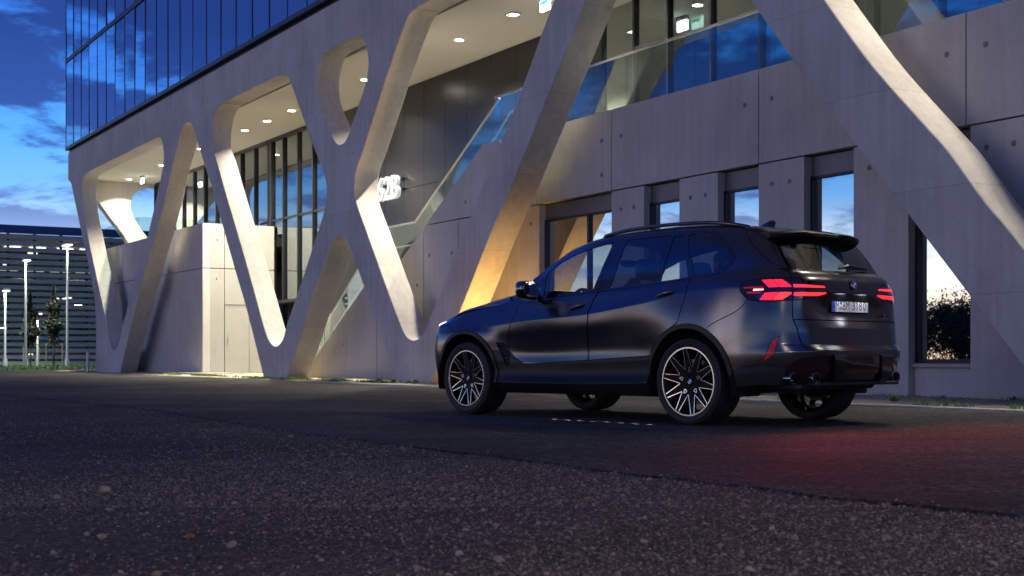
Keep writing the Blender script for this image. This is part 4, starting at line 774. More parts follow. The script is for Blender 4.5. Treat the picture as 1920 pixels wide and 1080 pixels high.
class SM:                                             # surface piece: points + unit normals + surface coordinates
    def __init__(s, A, T): s.A = A; s.T = T           # A columns: x y z nx ny nz w v
    @property
    def xyz(s): return s.A[:, :3]
    def split(s, d):
        A, T = s.A, s.T; sg = d >= 0; c = sg[T].sum(1)
        neg = [T[c == 0]]; pos = [T[c == 3]]
        mixed = T[(c == 1) | (c == 2)]
        newA = []; cache = {}; base = len(A); nn = []; pp = []
        for tri in mixed.tolist():
            f = [bool(sg[i]) for i in tri]; lone = 1 if sum(f) == 1 else 0
            k = f.index(bool(lone)); a, b, e = tri[k], tri[(k+1) % 3], tri[(k+2) % 3]
            def cut(i, j):
                key = (i, j) if i < j else (j, i)
                if key not in cache:
                    t = d[key[0]]/(d[key[0]]-d[key[1]]); newA.append(A[key[0]]*(1-t)+A[key[1]]*t); cache[key] = base+len(newA)-1
                return cache[key]
            p, q = cut(a, b), cut(a, e)
            (pp if lone else nn).append((a, p, q)); (nn if lone else pp).extend([(p, b, e), (p, e, q)])
        A2 = np.vstack([A, np.array(newA)]) if newA else A
        def mk(parts, extra):
            T2 = np.vstack(parts+([np.array(extra)] if extra else [])) if len(parts[0]) or extra else np.zeros((0, 3), int)
            u, inv = np.unique(T2, return_inverse=True); return SM(A2[u], inv.reshape(-1, 3))
        return mk(neg, nn), mk(pos, pp)
def refine(s, cond):
    """quarter the triangles whose centre lies in a region"""
    A, T = s.A, s.T; cen = A[T].mean(1); m = cond(cen); K = T[m]; e = np.sort(np.concatenate([K[:, [0, 1]], K[:, [1, 2]], K[:, [2, 0]]]), 1)
    u, inv = np.unique(e, axis=0, return_inverse=True); inv = inv.ravel()+len(A); n = len(K); ab, bc, ca = inv[:n], inv[n:2*n], inv[2*n:]
    A2 = np.vstack([A, (A[u[:, 0]]+A[u[:, 1]])/2]); T2 = np.concatenate([T[~m], np.stack([K[:, 0], ab, ca], 1), np.stack([ab, K[:, 1], bc], 1), np.stack([ca, bc, K[:, 2]], 1), np.stack([ab, bc, ca], 1)]); return SM(A2, T2)
def poly_sd(P, poly):
    P = np.asarray(P, float); Q = np.array(poly, float); n = len(Q); d = np.full(len(P), 1e9); ins = np.zeros(len(P), bool)
    for i in range(n):
        a, b = Q[i], Q[(i+1) % n]; e = b-a; w = P-a; t = np.clip((w@e)/max(e@e, 1e-12), 0, 1); d = np.minimum(d, np.linalg.norm(w-t[:, None]*e, axis=1))
        cond = (a[1] > P[:, 1]) != (b[1] > P[:, 1]); xx = a[0]+(P[:, 1]-a[1])*(b[0]-a[0])/np.where(b[1] == a[1], 1e-12, b[1]-a[1]); ins ^= cond & (P[:, 0] < xx)
    return np.where(ins, -d, d)
def wv(s): return s.A[:, 6:8]
GAP = .0085
def take(s, poly, gap=GAP, smooth=0):
    if smooth: poly = catmull(poly, True, smooth)
    if len(s.T) == 0: return s, s
    d = poly_sd(wv(s), poly); a = s.split(d+gap/2)[0]; b = s.split(d-gap/2)[1] if gap else s.split(d)[1]; return a, b
def takef(s, fn, gap=GAP):
    d = fn(s.A); return s.split(d+gap/2)[0], s.split(d-gap/2)[1]
def drop_islands(T, nmin=40):
    """keep only connected pieces of some size"""
    if len(T) == 0: return T
    par = np.arange(T.max()+1)
    for _ in range(60):
        m = np.minimum(np.minimum(par[T[:, 0]], par[T[:, 1]]), par[T[:, 2]]); old_ = par.copy()
        for k in range(3): np.minimum.at(par, T[:, k], m)
        par = par[par]
        if (par == old_).all(): break
    lab = par[T[:, 0]]; u, cnt = np.unique(lab, return_counts=True); good = u[cnt >= min(nmin, cnt.max())]
    return T[np.isin(lab, good)]
def put(name, s, mat, parent=car, side='L', thick=.006, off=0., label=None, nmin=40):
    """side L / R: that half only, LR: both halves in one mesh. Panel edges are folded inwards by thick."""
    T0 = drop_islands(s.T, nmin); Nn = s.A[:, 3:6]/(np.linalg.norm(s.A[:, 3:6], axis=1, keepdims=True)+1e-12); V0 = s.A[:, :3]+Nn*off
    e = np.concatenate([T0[:, [0, 1]], T0[:, [1, 2]], T0[:, [2, 0]]]); key = np.sort(e, 1); _, inv, cnt = np.unique(key, axis=0, return_inverse=True, return_counts=True)
    be = e[cnt[inv.ravel()] == 1]
    if side == 'LR': be = be[~((abs(V0[be[:, 0], 1]) < 2e-4) & (abs(V0[be[:, 1], 1]) < 2e-4))]
    V = [V0]; NN = [Nn]; F = [T0]
    if thick and len(be):
        a, b = be[:, 0], be[:, 1]; n = len(a); base = len(V0); dirv = V0[b]-V0[a]; rn = np.cross(dirv, (Nn[a]+Nn[b])/2); rn /= np.linalg.norm(rn, axis=1, keepdims=True)+1e-12
        V += [V0[a], V0[b], V0[b]-Nn[b]*thick, V0[a]-Nn[a]*thick]; NN += [rn]*4
        k = np.arange(n)+base; F += [np.stack([k+n, k, k+3*n], 1), np.stack([k+n, k+3*n, k+2*n], 1)]
    V = np.vstack(V); NN = np.vstack(NN); F = np.vstack(F); vs, ns, fs = [], [], []
    if 'L' in side: vs.append(V); ns.append(NN); fs.append(F)
    if 'R' in side: fs.append(F[:, ::-1]+sum(len(v) for v in vs)); vs.append(V*[1, -1, 1]); ns.append(NN*[1, -1, 1])
    V = np.vstack(vs); NN = np.vstack(ns); F = np.vstack(fs)
    used, inv = np.unique(F, return_inverse=True); V = V[used]; NN = NN[used]; F = inv.reshape(-1, 3)
    if side == 'LR':                                   # weld the middle line
        mid = np.where(abs(V[:, 1]) < 2e-4)[0]; rem = np.arange(len(V)); seen = {}
        for i in mid.tolist():
            k2 = (round(V[i, 0], 4), round(V[i, 2], 4))
            if k2 in seen: rem[i] = seen[k2]
            else: seen[k2] = i; NN[i, 1] = 0
        F = rem[F]; used, inv = np.unique(F, return_inverse=True); V = V[used]; NN = NN[used]; F = inv.reshape(-1, 3)
        F = F[(F[:, 0] != F[:, 1]) & (F[:, 1] != F[:, 2]) & (F[:, 0] != F[:, 2])]
    me = bpy.data.meshes.new(name); me.from_pydata(V.tolist(), [], F.tolist()); me.polygons.foreach_set('use_smooth', [True]*len(me.polygons))
    me.normals_split_custom_set_from_vertices(NN.tolist())
    o = mkobj(name, me, mat, parent)
    if label: o['label'] = label
    return o
def both(name, s, mat, parent=None, **k): return [put(name, s, mat, parent or car, sd, **k) for sd in 'LR']
S0 = SM(np.concatenate([vv_, GN.reshape(-1, 3), WW.reshape(-1, 1), VVm.reshape(-1, 1)], 1), TR)
S0 = refine(S0, lambda c_: (c_[:, 6] > 5.0) & (c_[:, 6] < 6.05) & (c_[:, 7] > .60) & (c_[:, 7] < .93))
RW, FWX = .372, 2.972
circ = lambda cx_, cz_, r: (lambda A: np.where(A[:, 2] < 1.0, np.hypot(A[:, 0]-cx_, A[:, 2]-cz_)-r, 1.0) if True else None)
_, S0 = takef(S0, circ(0, RW, .452), 0); _, S0 = takef(S0, circ(FWX, .368, .446), 0)
below = lambda cx_, r: (lambda A: np.where(A[:, 2] < .40, np.maximum(abs(A[:, 0]-cx_)-r, A[:, 2]-.372), 1.0))
_, S0 = takef(S0, below(0, .452), 0); _, S0 = takef(S0, below(FWX, .446), 0)
# inner dark skin under the panels
dlo = catmull(SURF['dlo'], True, 3)
inner = S0
_, inner = take(inner, dlo, -.03)
WSH = [(-.1, 1.02), (1.20, 1.02), (1.42, 1.04), (1.50, 1.15), (1.50, 1.45), (1.42, 1.55), (1.0, 1.565), (-.1, 1.565)]
_, inner = take(inner, WSH, 0)
RGL = SURF['rear_glass']
_, inner = take(inner, RGL, 0)
put('inner_body', inner, 'inner_black', side='LR', thick=0, off=-.014)
# arch trims
tr_r, S0 = takef(S0, circ(0, RW, .494), .004); tr_f, S0 = takef(S0, circ(FWX, .368, .486), .004)
tr_r = takef(tr_r, lambda A: .40-A[:, 2], 0)[0] if False else tr_r
both('arch_trim', tr_r, 'satin_black', thick=.03, off=.011); both('arch_trim', tr_f, 'satin_black', thick=.03, off=.011)
# side windows and their black surround
D_, S0 = take(S0, dlo, .004)
for nm, key, mt in (('front_window', 'glass_f', 'car_glass'), ('rear_window', 'glass_r', 'privacy_glass'), ('vent_window', 'glass_s', 'privacy_glass'), ('quarter_window', 'glass_q', 'privacy_glass')):
    gl, D_ = take(D_, catmull(SURF[key], True, 2) if key == 'glass_q' else SURF[key], .0); both(nm, gl, mt, thick=0, off=-.006)
(g0, g1) = SURF['bpillar_gap']; half = [(g0[0]+(g0[0]-g1[0])*3, g0[1]+(g0[1]-g1[1])*3), (g1[0]+(g1[0]-g0[0])*3, g1[1]+(g1[1]-g0[1])*3), (-9, 5), (-9, -5)]
Df, Dr = take(D_, half, .007)
both('window_trim', Df, 'gloss_black', thick=.012, off=-.001); both('window_trim', Dr, 'gloss_black', thick=.012, off=-.001)
ws, S0 = take(S0, WSH, .004); put('windscreen', ws, 'car_glass', side='LR', thick=0, off=-.004)
# tail lights first (they straddle the tailgate gap)
tl, S0 = take(S0, catmull(SURF['tail'], True, 3), .005)
LAMPS = []
lens_parts = []
for key, mt, nm in (('e1', 'tail_pink', 'light_element'), ('e2', 'tail_pink', 'light_element'), ('e3', 'tail_pink', 'light_element'), ('e4', 'tail_red', 'light_element'), ('b1', 'tail_red', 'light_bar'), ('b2', 'tail_red', 'light_bar'), ('w1', 'tail_hot', 'marker_strip'), ('c1', 'tail_dim', 'marker_frame'), ('c2', 'tail_dim', 'marker_frame')):
    el, tl = take(tl, SURF[key], .0); lens_parts.append((el, mt, nm))
gate_line = [p for p in SURF['tailgate'][:12]]
tl_out, tl_in = takef(tl, lambda A: A[:, 6]-5.541, .006)
for sd in 'LR':
    lens = put('tail_light', tl_out, 'lens_dark', car, sd, .012); lens2 = put('tail_light', tl_in, 'lens_dark', car, sd, .012)
    for el, mt, nm in lens_parts: put(nm, el, mt, lens if el.A[:, 6].mean() < 5.55 else lens2, sd, .01, .0015, nmin=1)
# rear window, tailgate
rg, S0 = take(S0, RGL, .004); put('rear_windscreen', rg, 'privacy_glass', side='LR', thick=0, off=-.004)
gt, S0 = take(S0, SURF['tailgate'])
# horizontal seam of the split tailgate
seam = lambda A: (A[:, 2]-.885)
lowg, upg = takef(gt, seam); gate = put('tailgate', upg, 'car_paint', side='LR'); put('lower_tailgate', lowg, 'car_paint', side='LR')
# rear bumper + diffuser
brp = SURF['bumper_r']
bump_poly = [(4.80, .58)] + [q_ for q_ in catmull([(4.83, .591), (4.931, .619), (5.07, .657), (5.14, .695), (5.182, .74), (5.20, .80)], False, 6)] + [(5.20, .82), (6.5, .9), (6.5, -.2), (4.7, -.2), (4.7, .5)]
rb, S0 = take(S0, bump_poly, .005)
dtop = SURF['diff_top']
diff_poly = [(4.7, .19)] + dtop + [(6.5, .275), (6.5, -.2), (4.7, -.2)]
df, rb = take(rb, diff_poly, .004)
rc_ = np.mean(SURF['reflector'], axis=0); rf, rb = take(rb, [(rc_[0]+(q[0]-rc_[0])*1.0+(.011 if i_ < 4 else -.011), q[1]) for i_, q in enumerate(SURF['reflector'])], .004)
both('rear_reflector', rf, 'reflector_red', thick=.01)
put('rear_bumper', rb, 'car_paint', side='LR')
dl, dc = takef(df, lambda A: A[:, 6]-5.47, 0)
put('diffuser', dc, 'gloss_black', side='LR', off=-.004); both('bumper_cladding', dl, 'black_plastic')
# roof
rf_, S0 = takef(S0, lambda A: 1.70-A[:, 7], .006); put('roof', rf_, 'car_paint', side='LR')
# doors
fd, S0 = take(S0, SURF['door_f']); rd, S0 = take(S0, SURF['door_r'])
FD = both('front_door', fd, 'car_paint'); RD = both('rear_door', rd, 'car_paint')
ven, S0 = take(S0, SURF['vent'], .003); VE = both('air_vent', ven, 'inner_black', off=-.03, thick=0)
clad = [(1.9, .44)] + SURF['clad_top'][1:] + [(4.25, .36), (4.25, -.2), (1.9, -.2)]
cl, S0 = take(S0, clad, .003); both('side_cladding', cl, 'satin_black')
# front: headlight, bumper, bonnet, wing
HL = [(.64, .70), (.74, .79), (.98, .845), (1.19, .885), (1.17, .80), (.92, .715)]
hl, S0 = take(S0, HL, .004); hi_, hl = take(hl, [(.80, .765), (.97, .80), (1.10, .835), (1.06, .80), (.92, .755)], 0)
HLs = both('headlight', hl, 'lens_clear', thick=.01)
for o_, sd in zip(HLs, 'LR'): put('light_element', hi_, 'head_white', o_, sd, .01, nmin=1)
fb, S0 = take(S0, [(-.5, -.3), (1.9, -.3), (1.9, .3), (1.42, .62), (1.30, .72), (1.22, .79), (.9, .70), (.6, .70), (.55, .83), (-.5, .86)]); put('front_bumper', fb, 'car_paint', side='LR')
hood, S0 = take(S0, [(-.5, .845), (.6, .84), (.75, .82), (.98, .865), (1.19, .90), (1.6, .905), (1.98, .935), (2.05, .985), (1.3, 1.002), (-.5, 1.002)]); put('bonnet', hood, 'car_paint', side='LR')
cowl, S0 = take(S0, [(-.5, .9), (1.5, .99), (1.45, 1.03), (-.5, 1.03)], 0); put('cowl', cowl, 'black_plastic', side='LR', off=-.004)
wing, S0 = takef(S0, lambda A: A[:, 6]-2.32-np.clip((A[:, 7]-.99)*3, 0, 9), 0)
both('front_wing', wing, 'car_paint')
both('body_side', S0, 'car_paint')
# ---- small helper to sit things on the body: surface point and normal at (w, v)
def surf(w, v):
    j = np.interp(w, GW, np.arange(nu_)); i = np.interp(v, GV, np.arange(nv_)); a, b = int(i), int(j); a = min(a, nv_-2); b = min(b, nu_-2); fi, fj = i-a, j-b
    g_ = lambda M: (M[a, b]*(1-fi)*(1-fj)+M[a+1, b]*fi*(1-fj)+M[a, b+1]*(1-fi)*fj+M[a+1, b+1]*fi*fj)
    return Vector(g_(GP)), Vector(g_(GN)).normalized()
def ellips(mb, c, ax, rad, n=20, m=12, e=1.0):
    """(super)ellipsoid: centre, 3 axes, 3 radii"""
    b = len(mb.v); c = Vector(c)
    sp = lambda x: math.copysign(abs(x)**e, x)
    for i in range(m+1):
        th = -math.pi/2+math.pi*i/m
        for j in range(n):
            ph = 2*math.pi*j/n; d = (sp(math.cos(th))*sp(math.cos(ph))*rad[0], sp(math.cos(th))*sp(math.sin(ph))*rad[1], sp(math.sin(th))*rad[2])
            mb.v.append(tuple(c+Vector(ax[0])*d[0]+Vector(ax[1])*d[1]+Vector(ax[2])*d[2]))
    for i in range(m):
        for j in range(n): mb.f.append((b+i*n+j, b+i*n+(j+1) % n, b+(i+1)*n+(j+1) % n, b+(i+1)*n+j))
    return mb
X_, Y_, Z_ = Vector((1, 0, 0)), Vector((0, 1, 0)), Vector((0, 0, 1))
def mirror_y(mb): mb2 = MB(); mb2.v = [(x, -y, z) for x, y, z in mb.v]; mb2.f = [tuple(reversed(f)) for f in mb.f]; return mb2
def pair(name, mb, mat, parents=(None, None), smooth=True, angle=40):
    r = []
    m2 = mirror_y(mb)
    for b_, p_ in ((mb, parents[0] or car), (m2, parents[1] or car)): r.append(b_.build(name, mat, p_, smooth, angle))
    return r
# door handles
for (w, v), D2 in (((3.166, .862), FD), ((4.282, .811), RD)):
    p, n = surf(w, v); fwd = Vector((-1, 0, .10)).normalized(); fwd = (fwd-n*fwd.dot(n)).normalized(); up_ = n.cross(fwd)
    if up_.z < 0: up_ = -up_
    pair('handle_recess', ellips(MB(), p-n*.010, (fwd, up_, n), (.088, .030, .013), 24, 10), 'inner_black', D2)
    h = MB(); pts = [p+fwd*t*.098+n*(.020-.016*abs(t)**3)+up_*(.006+.012*t) for t in np.linspace(-1, 1, 13)]
    h.tube(pts, [.005+.012*(1-abs(t)**2.5) for t in np.linspace(-1, 1, 13)], 12); pair('door_handle', h, 'car_paint_gloss' if 'car_paint_gloss' in MATS else 'handle_paint', D2)
# exterior mirrors
mc = Vector((1.925, 1.09, 1.212))
mb = ellips(MB(), mc, (X_, Y_, Z_), (.085, .138, .094), 28, 16, .62)
for i, p in enumerate(mb.v):
    x, y, z = p; k = (y-mc.y)/.138; z2 = mc.z+(z-mc.z)*(1-.14*max(0, k)) + .012*k; x2 = x-.05*max(0, k)**2
    mb.v[i] = (x2, y, z2)
MR = pair('door_mirror', mb, 'gloss_black')
gl = ellips(MB(), mc+Vector((-.084, .0, 0)), (Y_, Z_, X_), (.105, .065, .006), 24, 8, .7); pair('mirror_glass', gl, 'chrome', MR)
pair('mirror_arm', MB().tube([(1.97, .87, 1.145), (1.96, .95, 1.155), (1.93, 1.03, 1.165)], [.035, .03, .028], 10), 'gloss_black', MR)
pair('indicator_strip', MB().tube([(1.975, 1.178, 1.20), (1.955, 1.208, 1.20), (1.925, 1.222, 1.202)], .0035, 6), 'chrome', MR)
# roof rails
rl = []; zoff = lambda t: .034*math.sin(math.pi*min(1, max(0, t)))**.35 if 0 < t < 1 else -.01
mrow = LNAMES.index('M')*12
ks = [k for k in range(nu_) if GS[6]-.05 < GW[k] < GS[12]-.02]
for k in ks[::5]:
    t = (k-ks[0])/(ks[-1]-ks[0]); p = Vector(GP[mrow, k]); rl.append(p+Vector((0, -.012, zoff(t))))
rmb = MB(); rmb.tube(rl, .017, 10); pair('roof_rail', rmb, 'gloss_black')
# spoiler
sp = MB(); ny = 41; prof = []
for j in range(ny):
    t = -1+2*j/(ny-1); y = t*.625; at = abs(t)
    xb = -.50+.06*at*at*1.0; zb = 1.672-.040*at**2.2
    xe = -.735+.13*at**5+(.038 if at < .36 else 0); ze = 1.650-.045*at**2.4-(.006 if at < .36 else 0)
    xe = -.735+.13*at**5+.045*max(0, min(1, (.42-at)/.06)); 
    th = .030
    prof.append([(xb, y, zb), (xb*.5+xe*.5, y, (zb+ze)/2+.010), (xe+.012, y, ze+.004), (xe, y, ze-.006), (xe+.006, y, ze-th+.006), (xe+.07, y, ze-th-.018), (xb+.0, y, zb-.095)])
m_ = len(prof[0]); vs = [p for r in prof for p in r]; fs = []
for j in range(ny-1):
    for i in range(m_): fs.append((j*m_+i, (j+1)*m_+i, (j+1)*m_+(i+1) % m_, j*m_+(i+1) % m_))
fs.append(tuple(range(m_))); fs.append(tuple((ny-1)*m_+i for i in range(m_)))
sp.raw(vs, fs).build('roof_spoiler', 'satin_black', car, True, 35)
MB().box(-.722, -.714, -.17, .17, 1.612, 1.622).build('brake_light', 'lens_dark', car)
# shark fin
fn = MB(); fl = []
for k in range(9):
    t = k/8; x = .05-.20*t; h = .062*math.sin(min(1, t*1.15)*math.pi*.5)**1.4 if t < .9 else .045; wd = .028*(1-.55*t)+.004
    fl.append([(x, -wd, 1.735), (x-.02*t, -wd*.35, 1.735+h*.9), (x-.02*t, 0, 1.735+h), (x-.02*t, wd*.35, 1.735+h*.9), (x, wd, 1.735)])
vs = [p for r in fl for p in r]; fs = [(j*5+i, (j+1)*5+i, (j+1)*5+i+1, j*5+i+1) for j in range(8) for i in range(4)] + [(40, 41, 42, 43, 44)]
fn.raw(vs, fs).build('antenna_fin', 'gloss_black', car, True, 50)
# rear wiper
wp = MB(); p0, n0 = surf(GS[-1]-.02, 1.02); wb_ = Vector((-.873, .03, 1.335))
wp.raw([(-.862, .02, 1.352), (-.893, .0, 1.345), (-.885, .05, 1.318), (-.87, .06, 1.325), (-.866, -.10, 1.375), (-.885, -.12, 1.362), (-.88, -.11, 1.345), (-.868, -.09, 1.345)], [(0, 1, 2, 3), (4, 7, 6, 5), (0, 4, 5, 1), (1, 5, 6, 2), (2, 6, 7, 3), (3, 7, 4, 0)])
wp.tube([(-.878, -.10, 1.356), (-.862, -.25, 1.352), (-.838, -.40, 1.345)], [.014, .009, .007], 8)
wp.tube([(-.868, -.02, 1.338), (-.85, -.30, 1.336), (-.826, -.44, 1.340)], [.006, .006, .005], 6)
wp.build('rear_wiper', 'satin_black', car, True, 35)
# number plate
px_, pz = -.952, 1.013
pl = empty('number_plate', (px_, 0, pz), 0, car)
MB().cbox(-.006, .004, -.262, .262, -.058, .058, .003).build('plate_frame', 'plate_black', pl); MB().box(-.0085, -.0062, -.257, .257, -.053, .053).build('plate_sheet', 'plate_white', pl)
MB().box(-.0095, -.0087, .214, .256, -.052, .052).build('blue_band', 'plate_blue', pl)
def flat_text(ch, name, x0, y_left, z0, hgt, mat, parent, width=None, depth=.0008, shear=0., off=0.):
    """letters on a plane facing backwards (-x); y_left is where the text starts (car's left), running to -y"""
    cu = bpy.data.curves.new('t', 'FONT'); cu.body = ch; cu.size = 1; cu.extrude = 0; cu.offset = off; cu.resolution_u = 3; cu.fill_mode = 'FRONT'
    o = bpy.data.objects.new('t', cu); COL.objects.link(o); dg = bpy.context.evaluated_depsgraph_get(); dg.update()
    me = bpy.data.meshes.new_from_object(o.evaluated_get(dg)); bpy.data.objects.remove(o); bpy.data.curves.remove(cu)
    xs_ = [v.co.x for v in me.vertices]; ys_ = [v.co.y for v in me.vertices]; sy = hgt/(max(ys_)-min(ys_)); sx = (width/(max(xs_)-min(xs_))) if width else sy
    for v in me.vertices:
        u, w = (v.co.x-min(xs_))*sx, (v.co.y-min(ys_))*sy; v.co = (x0, y_left-u-shear*w, z0+w)
    return mkobj(name, me, mat, parent)
for ch, yl, wd in (('M', .206, .046), ('B', .106, .036), ('M', .062, .046), ('3', -.028, .037), ('8', -.126, .038), ('0', -.182, .038)):
    flat_text(ch, 'plate_character', -.0092, yl, -.037, .075, 'plate_black', pl, wd, off=.0)
MB().prism([(-.092, -.037), (-.101, -.037), (-.101, .038), (-.092, .038), (-.079, .026), (-.079, .017), (-.092, .028)], -.0096, -.0088, (1, 2, 0)).build('plate_character', 'plate_black', pl)
flat_text('D', 'plate_character', -.0100, .242, -.045, .018, 'plate_white', pl, .014, off=.01)
MB().lathe([(0, -.0094), (.017, -.0094)], 20, 'X', (0, .133, .022)).build('inspection_seal', 'plate_blue', pl); MB().lathe([(0, -.0094), (.017, -.0094)], 20, 'X', (0, .133, -.022)).build('registration_seal', 'rail_steel', pl)
for s_ in (-1, 1):
    ld = bpy.data.lights.new('plate_lamp', 'AREA'); ld.size = .09; ld.energy = .16; ld.color = (.92, .96, 1)
    lo = bpy.data.objects.new('plate_lamp', ld); COL.objects.link(lo); lo.parent = pl; lo.location = (-.055, .15*s_, .085); lo.rotation_euler = Vector((.55, 0, -.75)).to_track_quat('-Z', 'Y').to_euler()
# roundel, badge
em = empty('round_emblem', (-.996, 0, 1.187), 0, car); em.rotation_euler = (0, R(8), 0)
MB().lathe([(0, -.004), (.041, -.004), (.043, 0), (.043, .03), (0, .03)], 32, 'X').build('emblem_ring', 'plate_black', em, True, 40)
MB().lathe([(.026, -.0055), (.0272, -.0062), (.0284, -.0055)], 32, 'X').build('inner_rim', 'chrome', em); MB().lathe([(.0395, -.005), (.042, -.0058), (.0435, -.003)], 32, 'X').build('outer_rim', 'chrome', em)
for q in range(4):
    mb = MB(); mb.v = [(-.0055, 0, 0)]
    for k in range(9):
        a = math.pi/2*q+math.pi/2*k/8; mb.v.append((-.0055, .026*math.cos(a), .026*math.sin(a)))
    mb.f = [(0, k+1, k+2) for k in range(8)]; mb.build('emblem_quarter', 'emblem_blue' if q % 2 == 0 else 'emblem_white', em)
bd = empty('model_badge', (-.962, -.47, .925), 0, car); bd.rotation_euler = (0, R(0), R(-8))
flat_text('X5', 'badge_character', -.012, .055, 0, .026, 'gloss_black', bd, .052, shear=.15, off=.01); flat_text('M', 'badge_character', -.012, -.018, 0, .026, 'gloss_black', bd, .032, shear=.15, off=.01)
for k, mt in enumerate(('emblem_blue', 'plate_blue', 'stripe_red')): MB().prism([(-.002-.005*k, 0), (-.007-.005*k, 0), (-.013-.005*k, .026), (-.008-.005*k, .026)], -.0125, -.0115, (1, 2, 0)).build('badge_stripe', mt, bd)
flat_text('COMPETITION', 'badge_character', -.012, .055, -.016, .009, 'rail_steel', bd, .11)
# exhausts, diffuser fins, parking sensors
for y in (.735, .565):
    ex = (-1.022+abs(.565-y)*.56, y, .405)
    EX = pair('exhaust_tip', MB().lathe([(.044, .09), (.044, .0), (.0445, -.002), (.049, -.002), (.050, .004), (.050, .09)], 32, 'X', ex), 'gloss_black')
    pair('tip_rim', MB().lathe([(.0435, .0), (.045, -.006), (.048, -.006), (.0505, .0)], 36, 'X', ex), 'exhaust_steel', EX)
    pair('exhaust_bore', MB().lathe([(0, .03), (.042, .03)], 24, 'X', (-1.022+abs(.565-y)*.56, y, .405)), 'inner_black')
fin = MB()
fp = [(-1.098, .602), (-1.108, .585), (-1.088, .40), (-1.03, .352), (-.95, .352), (-.95, .60)]
w0 = [.085, .085, .06, .055, .055, .085]
b_ = []
for sgn in (-1, 1):
    b_.append([(x, .335+sgn*w, z) for (x, z), w in zip(fp, w0)])
n_ = len(fp); fin.raw(b_[0]+b_[1], [tuple(range(n_))[::-1], tuple(n_+i for i in range(n_))] + [(i, (i+1) % n_, n_+(i+1) % n_, n_+i) for i in range(n_)])
pair('diffuser_fin', fin, 'gloss_black', angle=20)
MB().cbox(-1.045, -.85, -.60, .60, .345, .375, .008).build('diffuser_lip', 'black_plastic', car)
p, n = surf(5.475, .235); pair('parking_sensor', MB().lathe([(0, .004), (.010, .003), (.012, -.002)], 16, 'X', tuple(p+n*.0)), 'chrome')
# vent slats
for i, (w0_, w1_, v) in enumerate(((2.075, 2.14, .505), (2.12, 2.215, .455), (2.13, 2.225, .41), (2.15, 2.228, .365), (2.165, 2.23, .325))):
    a, na = surf(w0_, v); b, nb = surf(w1_, v-.004); pair('vent_slat', MB().tube([a-na*.010, (a+b)/2-na*.004, b-nb*.010], .0075, 6), 'gloss_black')
# sill blade
bp = []
for k in range(0, nu_):
    if GS[6]-.12 < GW[k] < GS[9]+.06: bp.append(k)
# underbody, wheel wells
MB().cbox(.42, 3.5, -.62, .62, .22, .42, .05).build('underbody', 'inner_black', car)
MB().cbox(-.9, .40, -.50, .50, .31, .46, .04).build('rear_floor', 'inner_black', car)
MB().tube([(.02, -.7, .36), (.02, .7, .36)], .05, 10).build('rear_axle', 'inner_black', car)
MB().cbox(.5, 2.45, -.86, .86, .235, .5, .03).build('floor_pan', 'inner_black', car)
MB().cbox(-.92, -.55, .15, .66, .285, .40, .04).build('exhaust_box', 'black_plastic', car)
for x0_, zc, r_ in ((0, RW, .475), (FWX, .368, .468)):
    v = []; f = []; n = 28
    for k in range(n+1):
        a = math.pi*(-.12+1.24*k/n)
        for y in (.58, .965): v.append((x0_+r_*math.cos(a), y, max(.25, zc+r_*math.sin(a))))
    for k in range(n): f.append((2*k, 2*k+1, 2*k+3, 2*k+2))
    v.append((x0_, .58, zc)); c = len(v)-1
    for k in range(n): f.append((2*k, 2*k+2, c))
    pair('wheel_arch_liner', MB().raw(v, f), 'inner_black')
